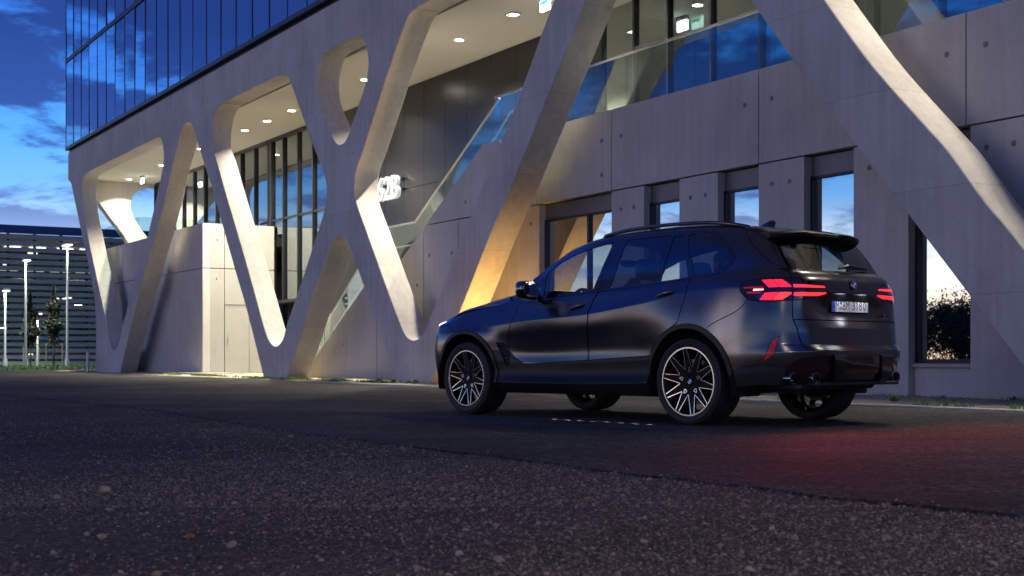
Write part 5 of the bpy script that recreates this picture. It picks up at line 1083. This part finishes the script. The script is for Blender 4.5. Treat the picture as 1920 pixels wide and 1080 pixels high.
# ---- wheels (axis along y, outer face towards +y)
def wheel(name, loc, rz, R_t, R_r, half, spin):
    w = empty(name, loc, rz, car)
    # tyre
    prof = [(R_r-.006, -half*.86), (R_r+.02, -half*.96), (R_r+.045, -half), (R_t-.035, -half*.985), (R_t-.008, -half*.88)]
    nb = 4; tw = half*.86
    for i in range(nb+1):
        c = -tw+2*tw*i/(nb+0)
        if 0 < i < nb: prof += [(R_t-.001, c-.010), (R_t-.009, c-.006), (R_t-.009, c+.006), (R_t-.001, c+.010)]
    prof += [(R_t-.008, half*.88), (R_t-.035, half*.985), (R_r+.045, half), (R_r+.02, half*.97), (R_r-.004, half*.88)]
    MB().lathe(prof, 72, 'Y').build('tyre', 'tyre_rubber', w, True, 25)
    rim = empty('rim', (0, 0, 0), 0, w)
    yo = half*.90                                     # plane of the rim lip
    MB().lathe([(R_r-.002, -half*.88), (R_r-.03, -half*.6), (R_r-.035, yo-.03), (R_r-.012, yo-.004)], 64, 'Y').build('barrel', 'rim_dark', rim, True, 40)
    MB().lathe([(R_r-.016, yo-.006), (R_r-.013, yo+.003), (R_r-.002, yo+.003), (R_r+.001, yo-.006)], 72, 'Y').build('lip', 'rim_bright', rim, True, 40)
    Ri = R_r-.010
    dish = lambda r: yo-.004-.030*(1-min(1, r/Ri))**1.0 - .004
    # face plate with ten openings
    def P2(r, a): return (r*math.cos(a), r*math.sin(a))
    holes = []; edges = []
    for k in range(10):
        a0 = spin+2*math.pi*k/10; a1 = a0+2*math.pi/10; am = (a0+a1)/2; da = .075
        ra = Ri*(.40 if k % 2 else .44)
        apex = P2(ra, am); e0 = P2(Ri*.985, a0+da); e1 = P2(Ri*.985, a1-da)
        arc = [P2(Ri*.985, a0+da+(a1-a0-2*da)*t/6) for t in range(1, 6)]
        holes.append([apex, e0] + arc + [e1]); edges.append((apex, e0, e1))
    outer_ = [P2(Ri+.004, 2*math.pi*k/80) for k in range(80)]
    pm = filled('rim_face', [outer_]+holes, .022, .002)
    # subdivide a little so that the dish follows
    bm = bmesh.new(); bm.from_mesh(pm); bmesh.ops.subdivide_edges(bm, edges=[e for e in bm.edges if e.calc_length() > .05], cuts=3, use_grid_fill=False); bmesh.ops.triangulate(bm, faces=bm.faces[:])
    for v in bm.verts: x, y, z = v.co; v.co = (x, dish(math.hypot(x, y))-.011+z, y)
    bmesh.ops.recalc_face_normals(bm, faces=bm.faces[:]); bm.to_mesh(pm); bm.free()
    mkobj('spoke_face', pm, 'rim_dark', rim)
    for apex, e0, e1 in edges:
        st = MB()
        for e in (e0, e1):
            d = Vector((e[0]-apex[0], e[1]-apex[1])); L_ = d.length; d /= L_; nrm = Vector((-d.y, d.x))
            cen = Vector(((e0[0]+e1[0])/2, (e0[1]+e1[1])/2)); mid_ = Vector(((apex[0]+e[0])/2, (apex[1]+e[1])/2))
            if nrm.dot(cen-mid_) > 0: nrm = -nrm          # strip lies on the spoke side of the opening
            segs = 6; ring_ = []
            for i in range(segs+1):
                t = i/segs; c = Vector(apex)+d*L_*t; wd = .0042+.0032*t
                a_, b2 = c, c+nrm*wd; ring_.append(((a_.x, dish(a_.length)+.0016, a_.y), (b2.x, dish(b2.length)+.0016, b2.y)))
            for (a_, b2), (c_, d_) in zip(ring_, ring_[1:]): st.quad(a_, b2, d_, c_)
        st.build('machined_edge', 'rim_bright', rim)
    for k in range(5):
        a = spin+2*math.pi*k/5+.1; tri = [P2(R_r*.40, a), P2(R_r*.30, a-.16), P2(R_r*.30, a+.16)]; st = MB()
        for i in range(3):
            p, q = Vector(tri[i]), Vector(tri[(i+1) % 3]); d = (q-p).normalized(); nn = Vector((-d.y, d.x))*.005
            st.quad(*[(z.x, dish(z.length)+.0022, z.y) for z in (p, q, q+nn, p+nn)])
        st.build('lug_pocket_edge', 'rim_bright', rim)
    MB().lathe([(0, dish(0)+.014), (.030, dish(0)+.013), (.034, dish(0)+.006), (.05, dish(.05)-.002)], 32, 'Y').build('hub_cap', 'rim_dark', rim, True, 40)
    for q in range(4):
        mb = MB(); mb.v = [(0, dish(0)+.0152, 0)] + [(.021*math.cos(math.pi/2*q+math.pi/2*k/6), dish(0)+.0152, .021*math.sin(math.pi/2*q+math.pi/2*k/6)) for k in range(7)]; mb.f = [(0, k+1, k+2) for k in range(6)]
        mb.build('cap_quarter', 'emblem_blue' if q % 2 == 0 else 'emblem_white', rim)
    MB().lathe([(.03, .03), (.195, .03), (.195, .0), (.03, .0)], 48, 'Y').build('brake_disc', 'brake_steel', w, True, 30)
    cb = MB(); s_ = -1 if rz == 0 else 1
    for k in range(8):
        a = -.55+1.1*k/7 if loc[0] > 1 else -.55+1.1*k/7
        aa = (math.pi if (loc[0] > 1) == (rz == 0) else 0)+a
        cb.v += [(r*math.cos(aa), y, r*math.sin(aa)) for r, y in ((.135, .055), (.205, .055), (.205, -.03), (.135, -.03))]
    for k in range(7):
        for i in range(4): cb.f.append((k*4+i, k*4+(i+1) % 4, (k+1)*4+(i+1) % 4, (k+1)*4+i))
    cb.f += [(0, 1, 2, 3), (28, 29, 30, 31)]; cb.build('brake_caliper', 'caliper_blue', w)
    return w
wheel('wheel', (0, .828, RW), 0, .372, .296, .157, .16); wheel('wheel', (0, -.828, RW), math.pi, .372, .296, .157, .4)
wheel('wheel', (FWX, .836, .368), 0, .368, .283, .147, .16); wheel('wheel', (FWX, -.836, .368), math.pi, .368, .283, .147, .7)
# ---- interior
def seat(x, y, wd=.25):
    s = empty('seat', (x, y, .55), 0, car)
    ellips(MB(), (.08, 0, .08), (X_, Y_, Z_), (.28, wd, .11), 20, 12, .6).build('cushion', 'seat_leather', s, True)
    b = Vector((-.28, 0, .92)).normalized(); ellips(MB(), (-.24, 0, .42), (Vector((b.z, 0, -b.x)), Y_, b), (.10, wd, .37), 20, 14, .6).build('backrest', 'seat_leather', s, True)
    ellips(MB(), (-.37, 0, .85), (X_, Y_, Z_), (.055, .135, .10), 18, 10, .6).build('headrest', 'seat_leather', s, True)
    return s
for x, y in ((1.40, .38), (1.40, -.38), (.42, .42), (.42, 0), (.42, -.42)): seat(x, y, .25 if abs(y) > .1 else .15)
ellips(MB(), (2.12, 0, 1.0), (X_, Y_, Z_), (.26, .72, .16), 24, 12, .5).build('dashboard', 'seat_leather', car, True)
sw = MB(); cen = Vector((1.80, .38, 1.075)); ax = Vector((-.9, 0, .42)).normalized(); u_ = Y_; v_ = ax.cross(u_)
ringp = [cen+(u_*math.cos(2*math.pi*k/32)+v_*math.sin(2*math.pi*k/32))*.185 for k in range(33)]; sw.tube(ringp, .017, 8, cap=False)
for a in (0, math.pi, -math.pi/2): sw.tube([cen, cen+(u_*math.cos(a)+v_*math.sin(a))*.18], .018, 6)
ellips(sw, cen, (u_, v_, ax), (.07, .06, .03), 16, 8); sw.build('steering_wheel', 'satin_black', car, True)
ellips(MB(), (1.62, 0, 1.50), (Y_, Z_, X_), (.125, .035, .02), 20, 8, .6).build('rear_view_mirror', 'satin_black', car, True)
MB().cbox(-.55, .2, -.62, .62, .62, 1.12, .05).build('boot_trim', 'inner_black', car)
# ---- light thrown by the tail lights and the headlight
def car_lamp(kind, loc, aim, energy, color, size=.1, parent=car, spread=120, sy=None):
    ld = bpy.data.lights.new('lamp', 'AREA'); ld.energy = energy; ld.color = color; ld.size = size; ld.spread = R(spread)
    if sy: ld.shape = 'RECTANGLE'; ld.size_y = sy
    lo = bpy.data.objects.new('lamp', ld); COL.objects.link(lo); lo.parent = parent; lo.location = loc; lo.rotation_euler = Vector(aim).to_track_quat('-Z', 'Y').to_euler(); return lo
for sgn in (1, -1): car_lamp('tail', (-1.0, .60*sgn, 1.12), (-1, .25*sgn, -.35), TAIL_W, (1, .03, .06), .3, sy=.06, spread=130)
car_lamp('head', (3.66, .80, .90), (1, .25, -.05), 4, (.75, .87, 1), .1)
# ---- welcome lights under the sill: a row of soft strokes on the asphalt
for k in range(8):
    x = 1.60-.185*k
    ld = bpy.data.lights.new('welcome_lamp', 'AREA'); ld.shape = 'RECTANGLE'; ld.size = .13; ld.size_y = .035; ld.spread = R(30); ld.energy = .14*(1-.10*k); ld.color = (.62, .80, 1)
    lo = bpy.data.objects.new('welcome_lamp', ld); COL.objects.link(lo); lo.parent = car; lo.location = (x, 1.035+.012*k, .085); lo.rotation_euler = (0, 0, R(-28))
# ================================================================== parking garage far left
plain('slat_metal', (.36, .40, .43), .5, metal=.15, var=.05, scale=.4); plain('garage_blue', (.03, .07, .22), .5, metal=.2); plain('garage_dark', (.03, .03, .035), .8); plain('garage_concrete', (.30, .29, .27), .8)
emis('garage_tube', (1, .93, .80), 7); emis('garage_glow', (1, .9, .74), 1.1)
GA = -75.0
garage = empty('parking_garage', fw(GA, 15, 0), BROT); tag(garage, 'parking garage clad in horizontal metal slats at the far left', 'building'); GO = (GA, 15, 0)
D0g, D1g = -4.0, 40.0
FB().box(GA-.12, GA+.12, D0g, D1g, 6.98, 7.40).build('fascia', 'garage_blue', garage, origin=GO)
nsl = 21
for i in range(nsl):
    z = .12+i*.328; q = [(GA-.05, z), (GA+.05, z+.03), (GA+.07, z+.225), (GA+.045, z+.235), (GA-.03, z+.06)]
    mb = FB(); mb.prism(q, D0g, D1g, (0, 2, 1)); mb.build('slat', 'slat_metal', garage, origin=GO)
for k in range(34): FB().box(GA-.30, GA-.14, 13.45+1.33*(k-13)-.06, 13.45+1.33*(k-13)+.06, 0, 7.0).build('post', 'garage_dark', garage, origin=GO)
for z in (2.35, 4.7): FB().box(GA-14, GA-.32, D0g, D1g, z, z+.22).build('parking_deck', 'garage_concrete', garage, origin=GO)
FB().box(GA-14, GA-.32, D0g, D1g, 6.75, 6.97).build('roof_deck', 'garage_concrete', garage, origin=GO); FB().box(GA-14.3, GA-14, D0g, D1g, 0, 6.97).build('back_wall', 'garage_concrete', garage, origin=GO)
rg_ = random.Random(5)
for z in (2.30, 4.65, 6.70):
    for k in range(20):
        D = 4+1.33*k+rg_.uniform(-.3, .3); a = GA-rg_.choice((1.6, 3.2, 5.5, 8.0))
        if rg_.random() < .75: FB().box(a-.06, a+.06, D-.45, D+.45, z-.09, z-.01).build('tube_light', 'garage_tube', garage, origin=GO)
for k in range(46):                                   # self-lit boxes stand in for glints on parked cars between the slats
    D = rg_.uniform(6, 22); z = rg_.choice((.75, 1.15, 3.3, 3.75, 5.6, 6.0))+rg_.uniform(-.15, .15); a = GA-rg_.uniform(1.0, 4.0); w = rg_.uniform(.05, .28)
    FB().box(a-.05, a+.05, D-w, D+w, z, z+rg_.uniform(.05, .14)).build('emissive_glint', 'garage_glow' if rg_.random() < .7 else 'garage_tube', garage, origin=GO)
for z in (4.78, 5.12):                                # glowing boxes imitate lit edges of the upper deck between the slats
    for k in range(12): FB().box(GA-.75, GA-.65, 8.2+1.33*k-.52, 8.2+1.33*k+.50, z-.05, z+.06).build('glowing_deck_edge', 'garage_glow', garage, origin=GO)
# ---- street lamps in front of it
plain('lamp_pole', (.45, .46, .48), .4, metal=.6); emis('street_lens', (1, .97, .80), 3.2)
def ray_ground(px, t): return ((px-960)/2600*t, t)
def street_lamp(px, t, h, heads, label, watts=240):
    x, y = ray_ground(px, t); r = empty('street_lamp', (x, y, -.02), BROT); tag(r, label, 'street lamp', 'street lamps by the garage')
    MB().tube([(0, 0, 0), (0, 0, h)], .06, 10, r2=.042).build('pole', 'lamp_pole', r, True, 50)
    MB().tube([(0, 0, 0), (0, 0, .5)], .11, 10).build('base', 'lamp_pole', r, True, 50)
    for s in heads:
        MB().cbox(min(0, s*.5), max(0, s*.5), -.16, .16, h, h+.09, .02).build('lamp_head', 'lamp_pole', r)
        MB().box(min(s*.08, s*.47), max(s*.08, s*.47), -.14, .14, h-.045, h-.004).build('lens', 'street_lens', r)
        ld = bpy.data.lights.new('lamp', 'AREA'); ld.size = .5; ld.energy = watts; ld.color = (.96, 1, .80); ld.spread = R(125)
        lo = bpy.data.objects.new('lamp', ld); COL.objects.link(lo); lo.parent = r; lo.location = (s*.28, 0, h-.06)
street_lamp(9.5, 66, 3.75, (1,), 'shortest thick lamp post at the left edge of the picture')
street_lamp(48, 64, 5.05, (1,), 'lit lamp post left of the two young trees')
street_lamp(126, 65, 5.85, (-1, 1), 'tallest lamp post with a double head right of the young trees', 160)
street_lamp(70, 69, 2.75, (1,), 'small low lamp post between the two young trees', 200)
x_, y_ = 5.2, -3.6                                    # lamp added out of view behind the camera to light gravel and tail
r = empty('street_lamp', (x_, y_, -.02), R(120)); tag(r, 'street lamp added behind the camera to light the gravel and the tail of the car', 'street lamp', 'street lamps by the garage')
MB().tube([(0, 0, 0), (0, 0, 6.5)], .075, 10, r2=.055).build('pole', 'lamp_pole', r, True, 50); MB().cbox(0, .6, -.16, .16, 6.5, 6.59, .02).build('lamp_head', 'lamp_pole', r); MB().box(.1, .55, -.14, .14, 6.455, 6.496).build('lens', 'street_lens', r)
ld = bpy.data.lights.new('lamp', 'AREA'); ld.size = .4; ld.energy = FILL_LAMP_W; ld.color = (1, .81, .60); ld.spread = R(160)
lo = bpy.data.objects.new('lamp', ld); COL.objects.link(lo); lo.parent = r; lo.location = (.3, 0, 6.44)
# ---- two young trees with stakes
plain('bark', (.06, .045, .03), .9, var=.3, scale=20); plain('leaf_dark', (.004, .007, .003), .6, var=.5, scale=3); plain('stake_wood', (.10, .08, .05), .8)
def leaf_cloud(n, fn, size, rng):
    v = []; f = []
    for _ in range(n):
        c = Vector(fn(rng)); s = size*rng.uniform(.6, 1.4); a = Vector((rng.gauss(0, 1), rng.gauss(0, 1), rng.gauss(0, 1))).normalized(); b = a.orthogonal().normalized(); b.rotate(Matrix.Rotation(rng.uniform(0, 6.28), 3, a))
        k = len(v); v += [tuple(c-a*s), tuple(c+b*s*.45), tuple(c+a*s), tuple(c-b*s*.45)]; f.append((k, k+1, k+2, k+3))
    me = bpy.data.meshes.new('leaves'); me.from_pydata(v, [], f); me.update(); return me
def young_tree(px, t, h, half, label, seed):
    rng = random.Random(seed); x, y = ray_ground(px, t); r = empty('young_tree', (x, y, -.02), 0); tag(r, label, 'tree', 'young staked trees')
    tr_ = MB().tube([(0, 0, 0), (.02, .01, h*.35), (-.02, 0, h*.7), (0, 0, h*.97)], [.045, .038, .025, .008], 8)
    for _ in range(16):
        z = rng.uniform(.35, .85)*h; a = rng.uniform(0, 6.28); L_ = half*(1.2-.6*z/h)
        tr_.tube([(0, 0, z), (math.cos(a)*L_*.4, math.sin(a)*L_*.4, z+.22), (math.cos(a)*L_*.7, math.sin(a)*L_*.7, z+.55)], [.014, .01, .004], 5)
    tr_.build('trunk', 'bark', r, True)
    def fn(g):
        z = g.betavariate(1.6, 1.9); rad = half*(math.sin(min(1, .12+z*1.05)*math.pi)**.8)*(.75+.25*math.sin(z*19+seed)) * math.sqrt(g.random()); a = g.uniform(0, 6.28)
        return (rad*math.cos(a), rad*math.sin(a), h*(.30+.70*z))
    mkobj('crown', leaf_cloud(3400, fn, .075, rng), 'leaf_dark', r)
    for s in (-1, 1):
        MB().tube([(s*.38, .1, 0), (s*.38, .1, 1.25)], .028, 6).build('stake', 'stake_wood', r)
    MB().tube([(-.38, .1, 1.2), (.38, .1, 1.2)], .022, 6).build('crossbar', 'stake_wood', r)
young_tree(57, 67.5, 3.75, .52, 'dark young tree with leafy crown behind the left lamp post', 3)
young_tree(100.5, 66.5, 4.1, .50, 'taller slim young tree in a wooden stake frame', 8)
# ---- lawn
lm = MB(); n1_, n2_ = 60, 14; v = []; f = []
for i in range(n1_+1):
    for j in range(n2_+1):
        a = -74.9+16.2*j/n2_; D = -6+24*i/n1_; p = fw(a, D); e = min(1, min(j, n2_-j)/2)
        v.append((p[0], p[1], -.03+e*(.10+.10*mnoise.noise((p[0]*.4, p[1]*.4, 0)))))
for i in range(n1_):
    for j in range(n2_): q = i*(n2_+1)+j; f.append((q, q+1, q+n2_+2, q+n2_+1))
tag(lm.raw(v, f).build('lawn', 'lawn', None, True), 'dark green grass in front of the parking garage', None, None, 'structure')
rng = random.Random(4); v = []; f = []
for _ in range(9000):
    a = rng.uniform(-74, -59.5); D = rng.uniform(2, 17.5); p = fw(a, D); h = rng.uniform(.06, .2); an = rng.uniform(0, 6.28); w = .015; k = len(v)
    v += [(p[0]-w*math.cos(an), p[1]-w*math.sin(an), .02), (p[0]+w*math.cos(an), p[1]+w*math.sin(an), .02), (p[0]+rng.gauss(0, .04), p[1]+rng.gauss(0, .04), .06+h)]; f.append((k, k+1, k+2))
plain('grass_blade', (.06, .12, .02), .7, var=.4, scale=2); plain('weed_green', (.13, .26, .04), .6, var=.35, scale=9)
tag(MB().raw(v, f).build('grass', 'grass_blade'), 'short green grass in front of the garage slats', 'grass', None, 'stuff')
# ---- bollard at the foot of the first column
t = empty('bollard', fw(-53.9, 12.55, -.05), BROT); tag(t, 'small grey bollard at the foot of the far left column', 'bollard')
MB().tube([(0, 0, 0), (0, 0, .78)], .06, 12).build('post', 'lamp_pole', t, True, 50); MB().lathe([(0, .86), (.05, .845), (.066, .80), (.066, .775)], 14).build('cap', 'lamp_pole', t, True)
# ---- weeds
WEEDS = []
def weed(seed, n, h):
    rng = random.Random(seed); v = []; f = []
    for _ in range(n):
        a = rng.uniform(0, 6.28); L_ = h*rng.uniform(.5, 1.1); out = rng.uniform(.2, .8)*L_; w = .010*rng.uniform(.7, 1.6); dx, dy = math.cos(a), math.sin(a); px_, py_ = -dy*w, dx*w; bx, by = rng.gauss(0, .025), rng.gauss(0, .025); k = len(v)
        for t, ww in ((0, 1), (.5, .9), (1, .05)): 
            x = bx+dx*out*t*t; y = by+dy*out*t*t; z = L_*(t-.25*t*t); v += [(x-px_*ww, y-py_*ww, z), (x+px_*ww, y+py_*ww, z)]
        f += [(k, k+1, k+3, k+2), (k+2, k+3, k+5, k+4)]
    me = bpy.data.meshes.new('weed'); me.from_pydata(v, [], f); me.materials.append(MATS['weed_green']); return me
WM = [weed(i, 12+4*i, .05+.022*i) for i in range(4)]
rng = random.Random(21)
spots = [(-16.5+.0, 13.82), (-17.2, 13.8), (-15.9, 13.78), (-14.6, 13.8), (-13.1, 13.75), (-12.6, 13.8), (-11.6, 13.8), (-11.2, 13.7), (-15.2, 12.9), (-14.2, 12.6), (-13.6, 13.0), (-12.2, 12.5), (-11.7, 12.9), (-16.0, 12.4), (-14.9, 12.25), (-13.0, 12.3), (-18.2, 12.5), (-19.0, 12.9), (-27.0, 12.75), (-27.8, 12.7), (-28.4, 12.8), (-26.4, 12.75), (-30.2, 12.9), (-25.9, 12.7)]
for i, (a, D) in enumerate(spots):
    o = inst('weed', WM[i % 4], fw(a+rng.uniform(-.1, .1), D, .04), (0, 0, rng.uniform(0, 6.28)))
    tag(o, 'small green weed in the pale gravel between kerb and concrete wall' if a > -24 else 'small green weed at the foot of the slanted columns left of the car', 'weed', 'weeds along the wall' if a > -24 else 'weeds under the columns')
v = []; f = []
for _ in range(7000):                                 # low green growth along the kerb
    if rng.random() < .6: a = rng.uniform(-44, -26); D = rng.gauss(12.62 if a > -33 else 12.55, .10)
    else: a = rng.uniform(-20, -8); D = rng.choice((13.8, 12.2, 13.6))+rng.gauss(0, .06)
    if mnoise.noise((a*1.3, D*2, 5)) < .02: continue
    p = fw(a, D); h = rng.uniform(.02, .075); an = rng.uniform(0, 6.28); w = .009; k = len(v); v += [(p[0]-w*math.cos(an), p[1]-w*math.sin(an), .02), (p[0]+w*math.cos(an), p[1]+w*math.sin(an), .02), (p[0]+rng.gauss(0, .02), p[1]+rng.gauss(0, .02), .035+h)]; f.append((k, k+1, k+2))
tag(MB().raw(v, f).build('ground_cover', 'weed_green'), 'thin green growth along the kerb and wall', 'ground cover', None, 'stuff')
# ---- trees and lamps outside the picture that the tall window mirrors
plain('leaf_far', (.03, .045, .02), .7, var=.5, scale=1)
rng = random.Random(12)
def far_tree(x, y, h, rad, seed):
    r_ = random.Random(seed); r = empty('far_tree', (x, y, -.03)); tag(r, 'dark leafy tree seen only as a reflection in the tall right window', 'tree', 'trees mirrored in the window')
    MB().tube([(0, 0, 0), (.1, 0, h*.5), (0, .1, h*.9)], [.22, .15, .04], 8).build('trunk', 'bark', r, True)
    cl = [(r_.gauss(0, rad*.45), r_.gauss(0, rad*.45), h*r_.uniform(.12, .9), rad*r_.uniform(.3, .55)) for _ in range(20)]
    def fn(g):
        c = g.choice(cl); return (c[0]+g.gauss(0, c[3]*.5), c[1]+g.gauss(0, c[3]*.5), c[2]+g.gauss(0, c[3]*.5))
    mkobj('crown', leaf_cloud(9000, fn, .14, r_), 'leaf_far', r)
for i, (x, y, h) in enumerate(((-82, 30, 4.2), (-86, 35, 3.4), (-84, 41, 4.8), (-88, 25, 3.0), (-83, 46, 3.8), (-85, 52, 4.4), (-90, 38, 5.2))): far_tree(x, y, h, 2.6, i)
# ---- loose stones of the foreground
m, nt, b = new_mat('stone_mix'); L_ = nt.links.new
at = N(nt, 'ShaderNodeAttribute'); at.attribute_type = 'INSTANCER'; at.attribute_name = 'tone'
rp = N(nt, 'ShaderNodeValToRGB'); L_(at.outputs['Fac'], rp.inputs[0]); cr = rp.color_ramp
for _ in range(5): cr.elements.new(.5)
for e, (p_, c_) in zip(cr.elements, ((0, (.065, .055, .049)), (.3, (.13, .108, .093)), (.55, (.20, .165, .138)), (.75, (.26, .215, .175)), (.88, (.32, .265, .205)), (.96, (.38, .33, .28)), (1, (.29, .16, .07)))): e.position = p_; e.color = (*c_, 1)
tcs = N(nt, 'ShaderNodeTexCoord'); ns = N(nt, 'ShaderNodeTexNoise'); ns.inputs['Scale'].default_value = 3; L_(tcs.outputs['Object'], ns.inputs['Vector'])
mm = N(nt, 'ShaderNodeMix', data_type='RGBA', blend_type='MULTIPLY'); mm.inputs['Factor'].default_value = .5; L_(rp.outputs[0], mm.inputs['A']); L_(ns.outputs['Fac'], mm.inputs['B']); L_(mm.outputs['Result'], b.inputs['Base Color']); setp(b, rough=.7, spec=.3)
edge_xy = np.array(rr_)
def road_dist(x, y):
    """signed: positive on the gravel side"""
    o_ = np.argsort(edge_xy[:, 1]); return np.interp(y, edge_xy[o_, 1], edge_xy[o_, 0]) - x
rs = np.random.default_rng(3); pts = []; scl = []; ton = []
def scatter(n, smin, smax, ymin, ymax, pw):
    y = ymin+(ymax-ymin)*rs.random(n)**pw; half = .42*y+.5; x = (rs.random(n)*2-1)*half; dd = road_dist(x, y)
    k = (dd > .01) | ((dd > -.5) & (rs.random(n) < .10*np.exp(dd*9))); x, y, dd = x[k], y[k], dd[k]
    cl_ = np.array([mnoise.noise((a*.55, b_*.55, 2)) for a, b_ in zip(x, y)]); k = rs.random(len(x)) < np.clip(.55+cl_*.9, .12, 1); x, y, dd = x[k], y[k], dd[k]
    s = smin*(smax/smin)**(rs.random(len(x))**1.8); pts.append(np.stack([x, y, np.where(dd < 0, .001, -.015)+s*.25], 1)); scl.append(np.stack([s*rs.uniform(.7, 1.3, len(x)), s*rs.uniform(.7, 1.3, len(x)), s*rs.uniform(.45, .8, len(x))], 1)); ton.append(rs.random(len(x)))
scatter(190000, .0020, .0060, 3.2, 8.0, 1.35); scatter(80000, .004, .009, 5.5, 17, 1.5); scatter(6000, .006, .013, 3.2, 11, 1.3); scatter(160, .012, .020, 3.2, 12, 1.2)
pts = np.vstack(pts); scl = np.vstack(scl); ton = np.concatenate(ton); rot = rs.uniform(0, 6.28, (len(pts), 3))*[.12, .12, 1]
me = bpy.data.meshes.new('loose_gravel'); me.from_pydata(pts.tolist(), [], [])
for nm, dt, arr in (('scl', 'FLOAT_VECTOR', scl), ('rot', 'FLOAT_VECTOR', rot)): at_ = me.attributes.new(nm, dt, 'POINT'); at_.data.foreach_set('vector', arr.astype(np.float32).ravel())
at_ = me.attributes.new('tone', 'FLOAT', 'POINT'); at_.data.foreach_set('value', ton.astype(np.float32))
at_ = me.attributes.new('pick', 'INT', 'POINT'); at_.data.foreach_set('value', rs.integers(0, 4, len(pts)).astype(np.int32))
gv = bpy.data.objects.new('loose_gravel', me); COL.objects.link(gv); tag(gv, 'dark loose gravel covering the foreground', 'gravel', None, 'stuff')
ng = bpy.data.node_groups.new('stones', 'GeometryNodeTree'); ng.interface.new_socket('Geometry', in_out='INPUT', socket_type='NodeSocketGeometry'); ng.interface.new_socket('Geometry', in_out='OUTPUT', socket_type='NodeSocketGeometry')
gi = ng.nodes.new('NodeGroupInput'); go_ = ng.nodes.new('NodeGroupOutput'); iop = ng.nodes.new('GeometryNodeInstanceOnPoints'); gl_ = ng.links.new
g2i = ng.nodes.new('GeometryNodeGeometryToInstance')
for k in range(4):
    ico = ng.nodes.new('GeometryNodeMeshIcoSphere'); ico.inputs['Radius'].default_value = 1.0; ico.inputs['Subdivisions'].default_value = 2
    sp_ = ng.nodes.new('GeometryNodeSetPosition'); no_ = ng.nodes.new('ShaderNodeTexNoise'); no_.noise_dimensions = '4D'; no_.inputs['W'].default_value = 3.1*k; no_.inputs['Scale'].default_value = 1.1; no_.inputs['Detail'].default_value = 1
    vm = ng.nodes.new('ShaderNodeVectorMath'); vm.operation = 'SUBTRACT'; vm.inputs[1].default_value = (.5, .5, .5); gl_(no_.outputs['Color'], vm.inputs[0])
    vs_ = ng.nodes.new('ShaderNodeVectorMath'); vs_.operation = 'SCALE'; vs_.inputs['Scale'].default_value = 1.5; gl_(vm.outputs[0], vs_.inputs[0]); gl_(vs_.outputs[0], sp_.inputs['Offset'])
    sm_ = ng.nodes.new('GeometryNodeSetMaterial'); sm_.inputs['Material'].default_value = MATS['stone_mix']
    gl_(ico.outputs['Mesh'], sp_.inputs['Geometry']); gl_(sp_.outputs[0], sm_.inputs['Geometry']); gl_(sm_.outputs[0], g2i.inputs[0])
def nattr(name, dt):
    n = ng.nodes.new('GeometryNodeInputNamedAttribute'); n.data_type = dt; n.inputs['Name'].default_value = name; return n.outputs[0]
gl_(gi.outputs[0], iop.inputs['Points']); gl_(g2i.outputs[0], iop.inputs['Instance']); iop.inputs['Pick Instance'].default_value = True
gl_(nattr('pick', 'INT'), iop.inputs['Instance Index']); gl_(nattr('scl', 'FLOAT_VECTOR'), iop.inputs['Scale'])
e2r = ng.nodes.new('FunctionNodeEulerToRotation'); gl_(nattr('rot', 'FLOAT_VECTOR'), e2r.inputs[0]); gl_(e2r.outputs[0], iop.inputs['Rotation'])
gl_(iop.outputs[0], go_.inputs[0])
md = gv.modifiers.new('stones', 'NODES'); md.node_group = ng
# single larger stones one can pick out
plain('stone_tan', (.30, .23, .15), .75, var=.3, scale=30); plain('stone_grey', (.20, .18, .165), .75, var=.3, scale=30); plain('stone_rust', (.26, .10, .025), .7, var=.3, scale=30)
def stone(px, py, size, mat, label, seed, flat=.62):
    t = .597*2600/(py-669); rng = random.Random(seed); bm = bmesh.new(); bmesh.ops.create_icosphere(bm, subdivisions=3, radius=1)
    cuts = [Vector((rng.gauss(0, 1), rng.gauss(0, 1), rng.gauss(0, 1))).normalized() for _ in range(7)]
    for v in bm.verts:
        c = v.co.copy()
        for k in cuts:
            e = c.dot(k)-.72
            if e > 0: c -= k*e*.85
        c += c.normalized()*.06*mnoise.noise(c*2.2+Vector((seed, 0, 0))); v.co = (c.x*size, c.y*size*.8, c.z*size*flat)
    me = bpy.data.meshes.new('stone'); bm.to_mesh(me); bm.free(); o = mkobj('stone', me, mat, None, True, 35); o.location = ((px-960)/2600*t, t, -.015+size*flat*.7); o.rotation_euler = (0, 0, rng.uniform(0, 6.28)); tag(o, label, 'stone', 'larger stones in the gravel')
stone(197, 924, .030, 'stone_tan', 'largest tan stone in the gravel at lower left', 1, .75); stone(108, 936, .017, 'stone_tan', 'small round tan stone left of the largest stone', 2, .7)
stone(191, 1010, .021, 'stone_tan', 'flat pale tan stone near the bottom left corner', 3, .5); stone(357, 1010, .019, 'stone_rust', 'rust orange stone in the gravel at lower left', 4, .6)
stone(163, 1004, .013, 'stone_tan', 'small ochre stone beside the flat pale stone', 5); stone(205, 958, .022, 'stone_grey', 'flat grey stone just below the largest tan stone', 6, .4); stone(1405, 1072, .02, 'stone_tan', 'pale stone at the bottom edge right of centre', 7, .5)
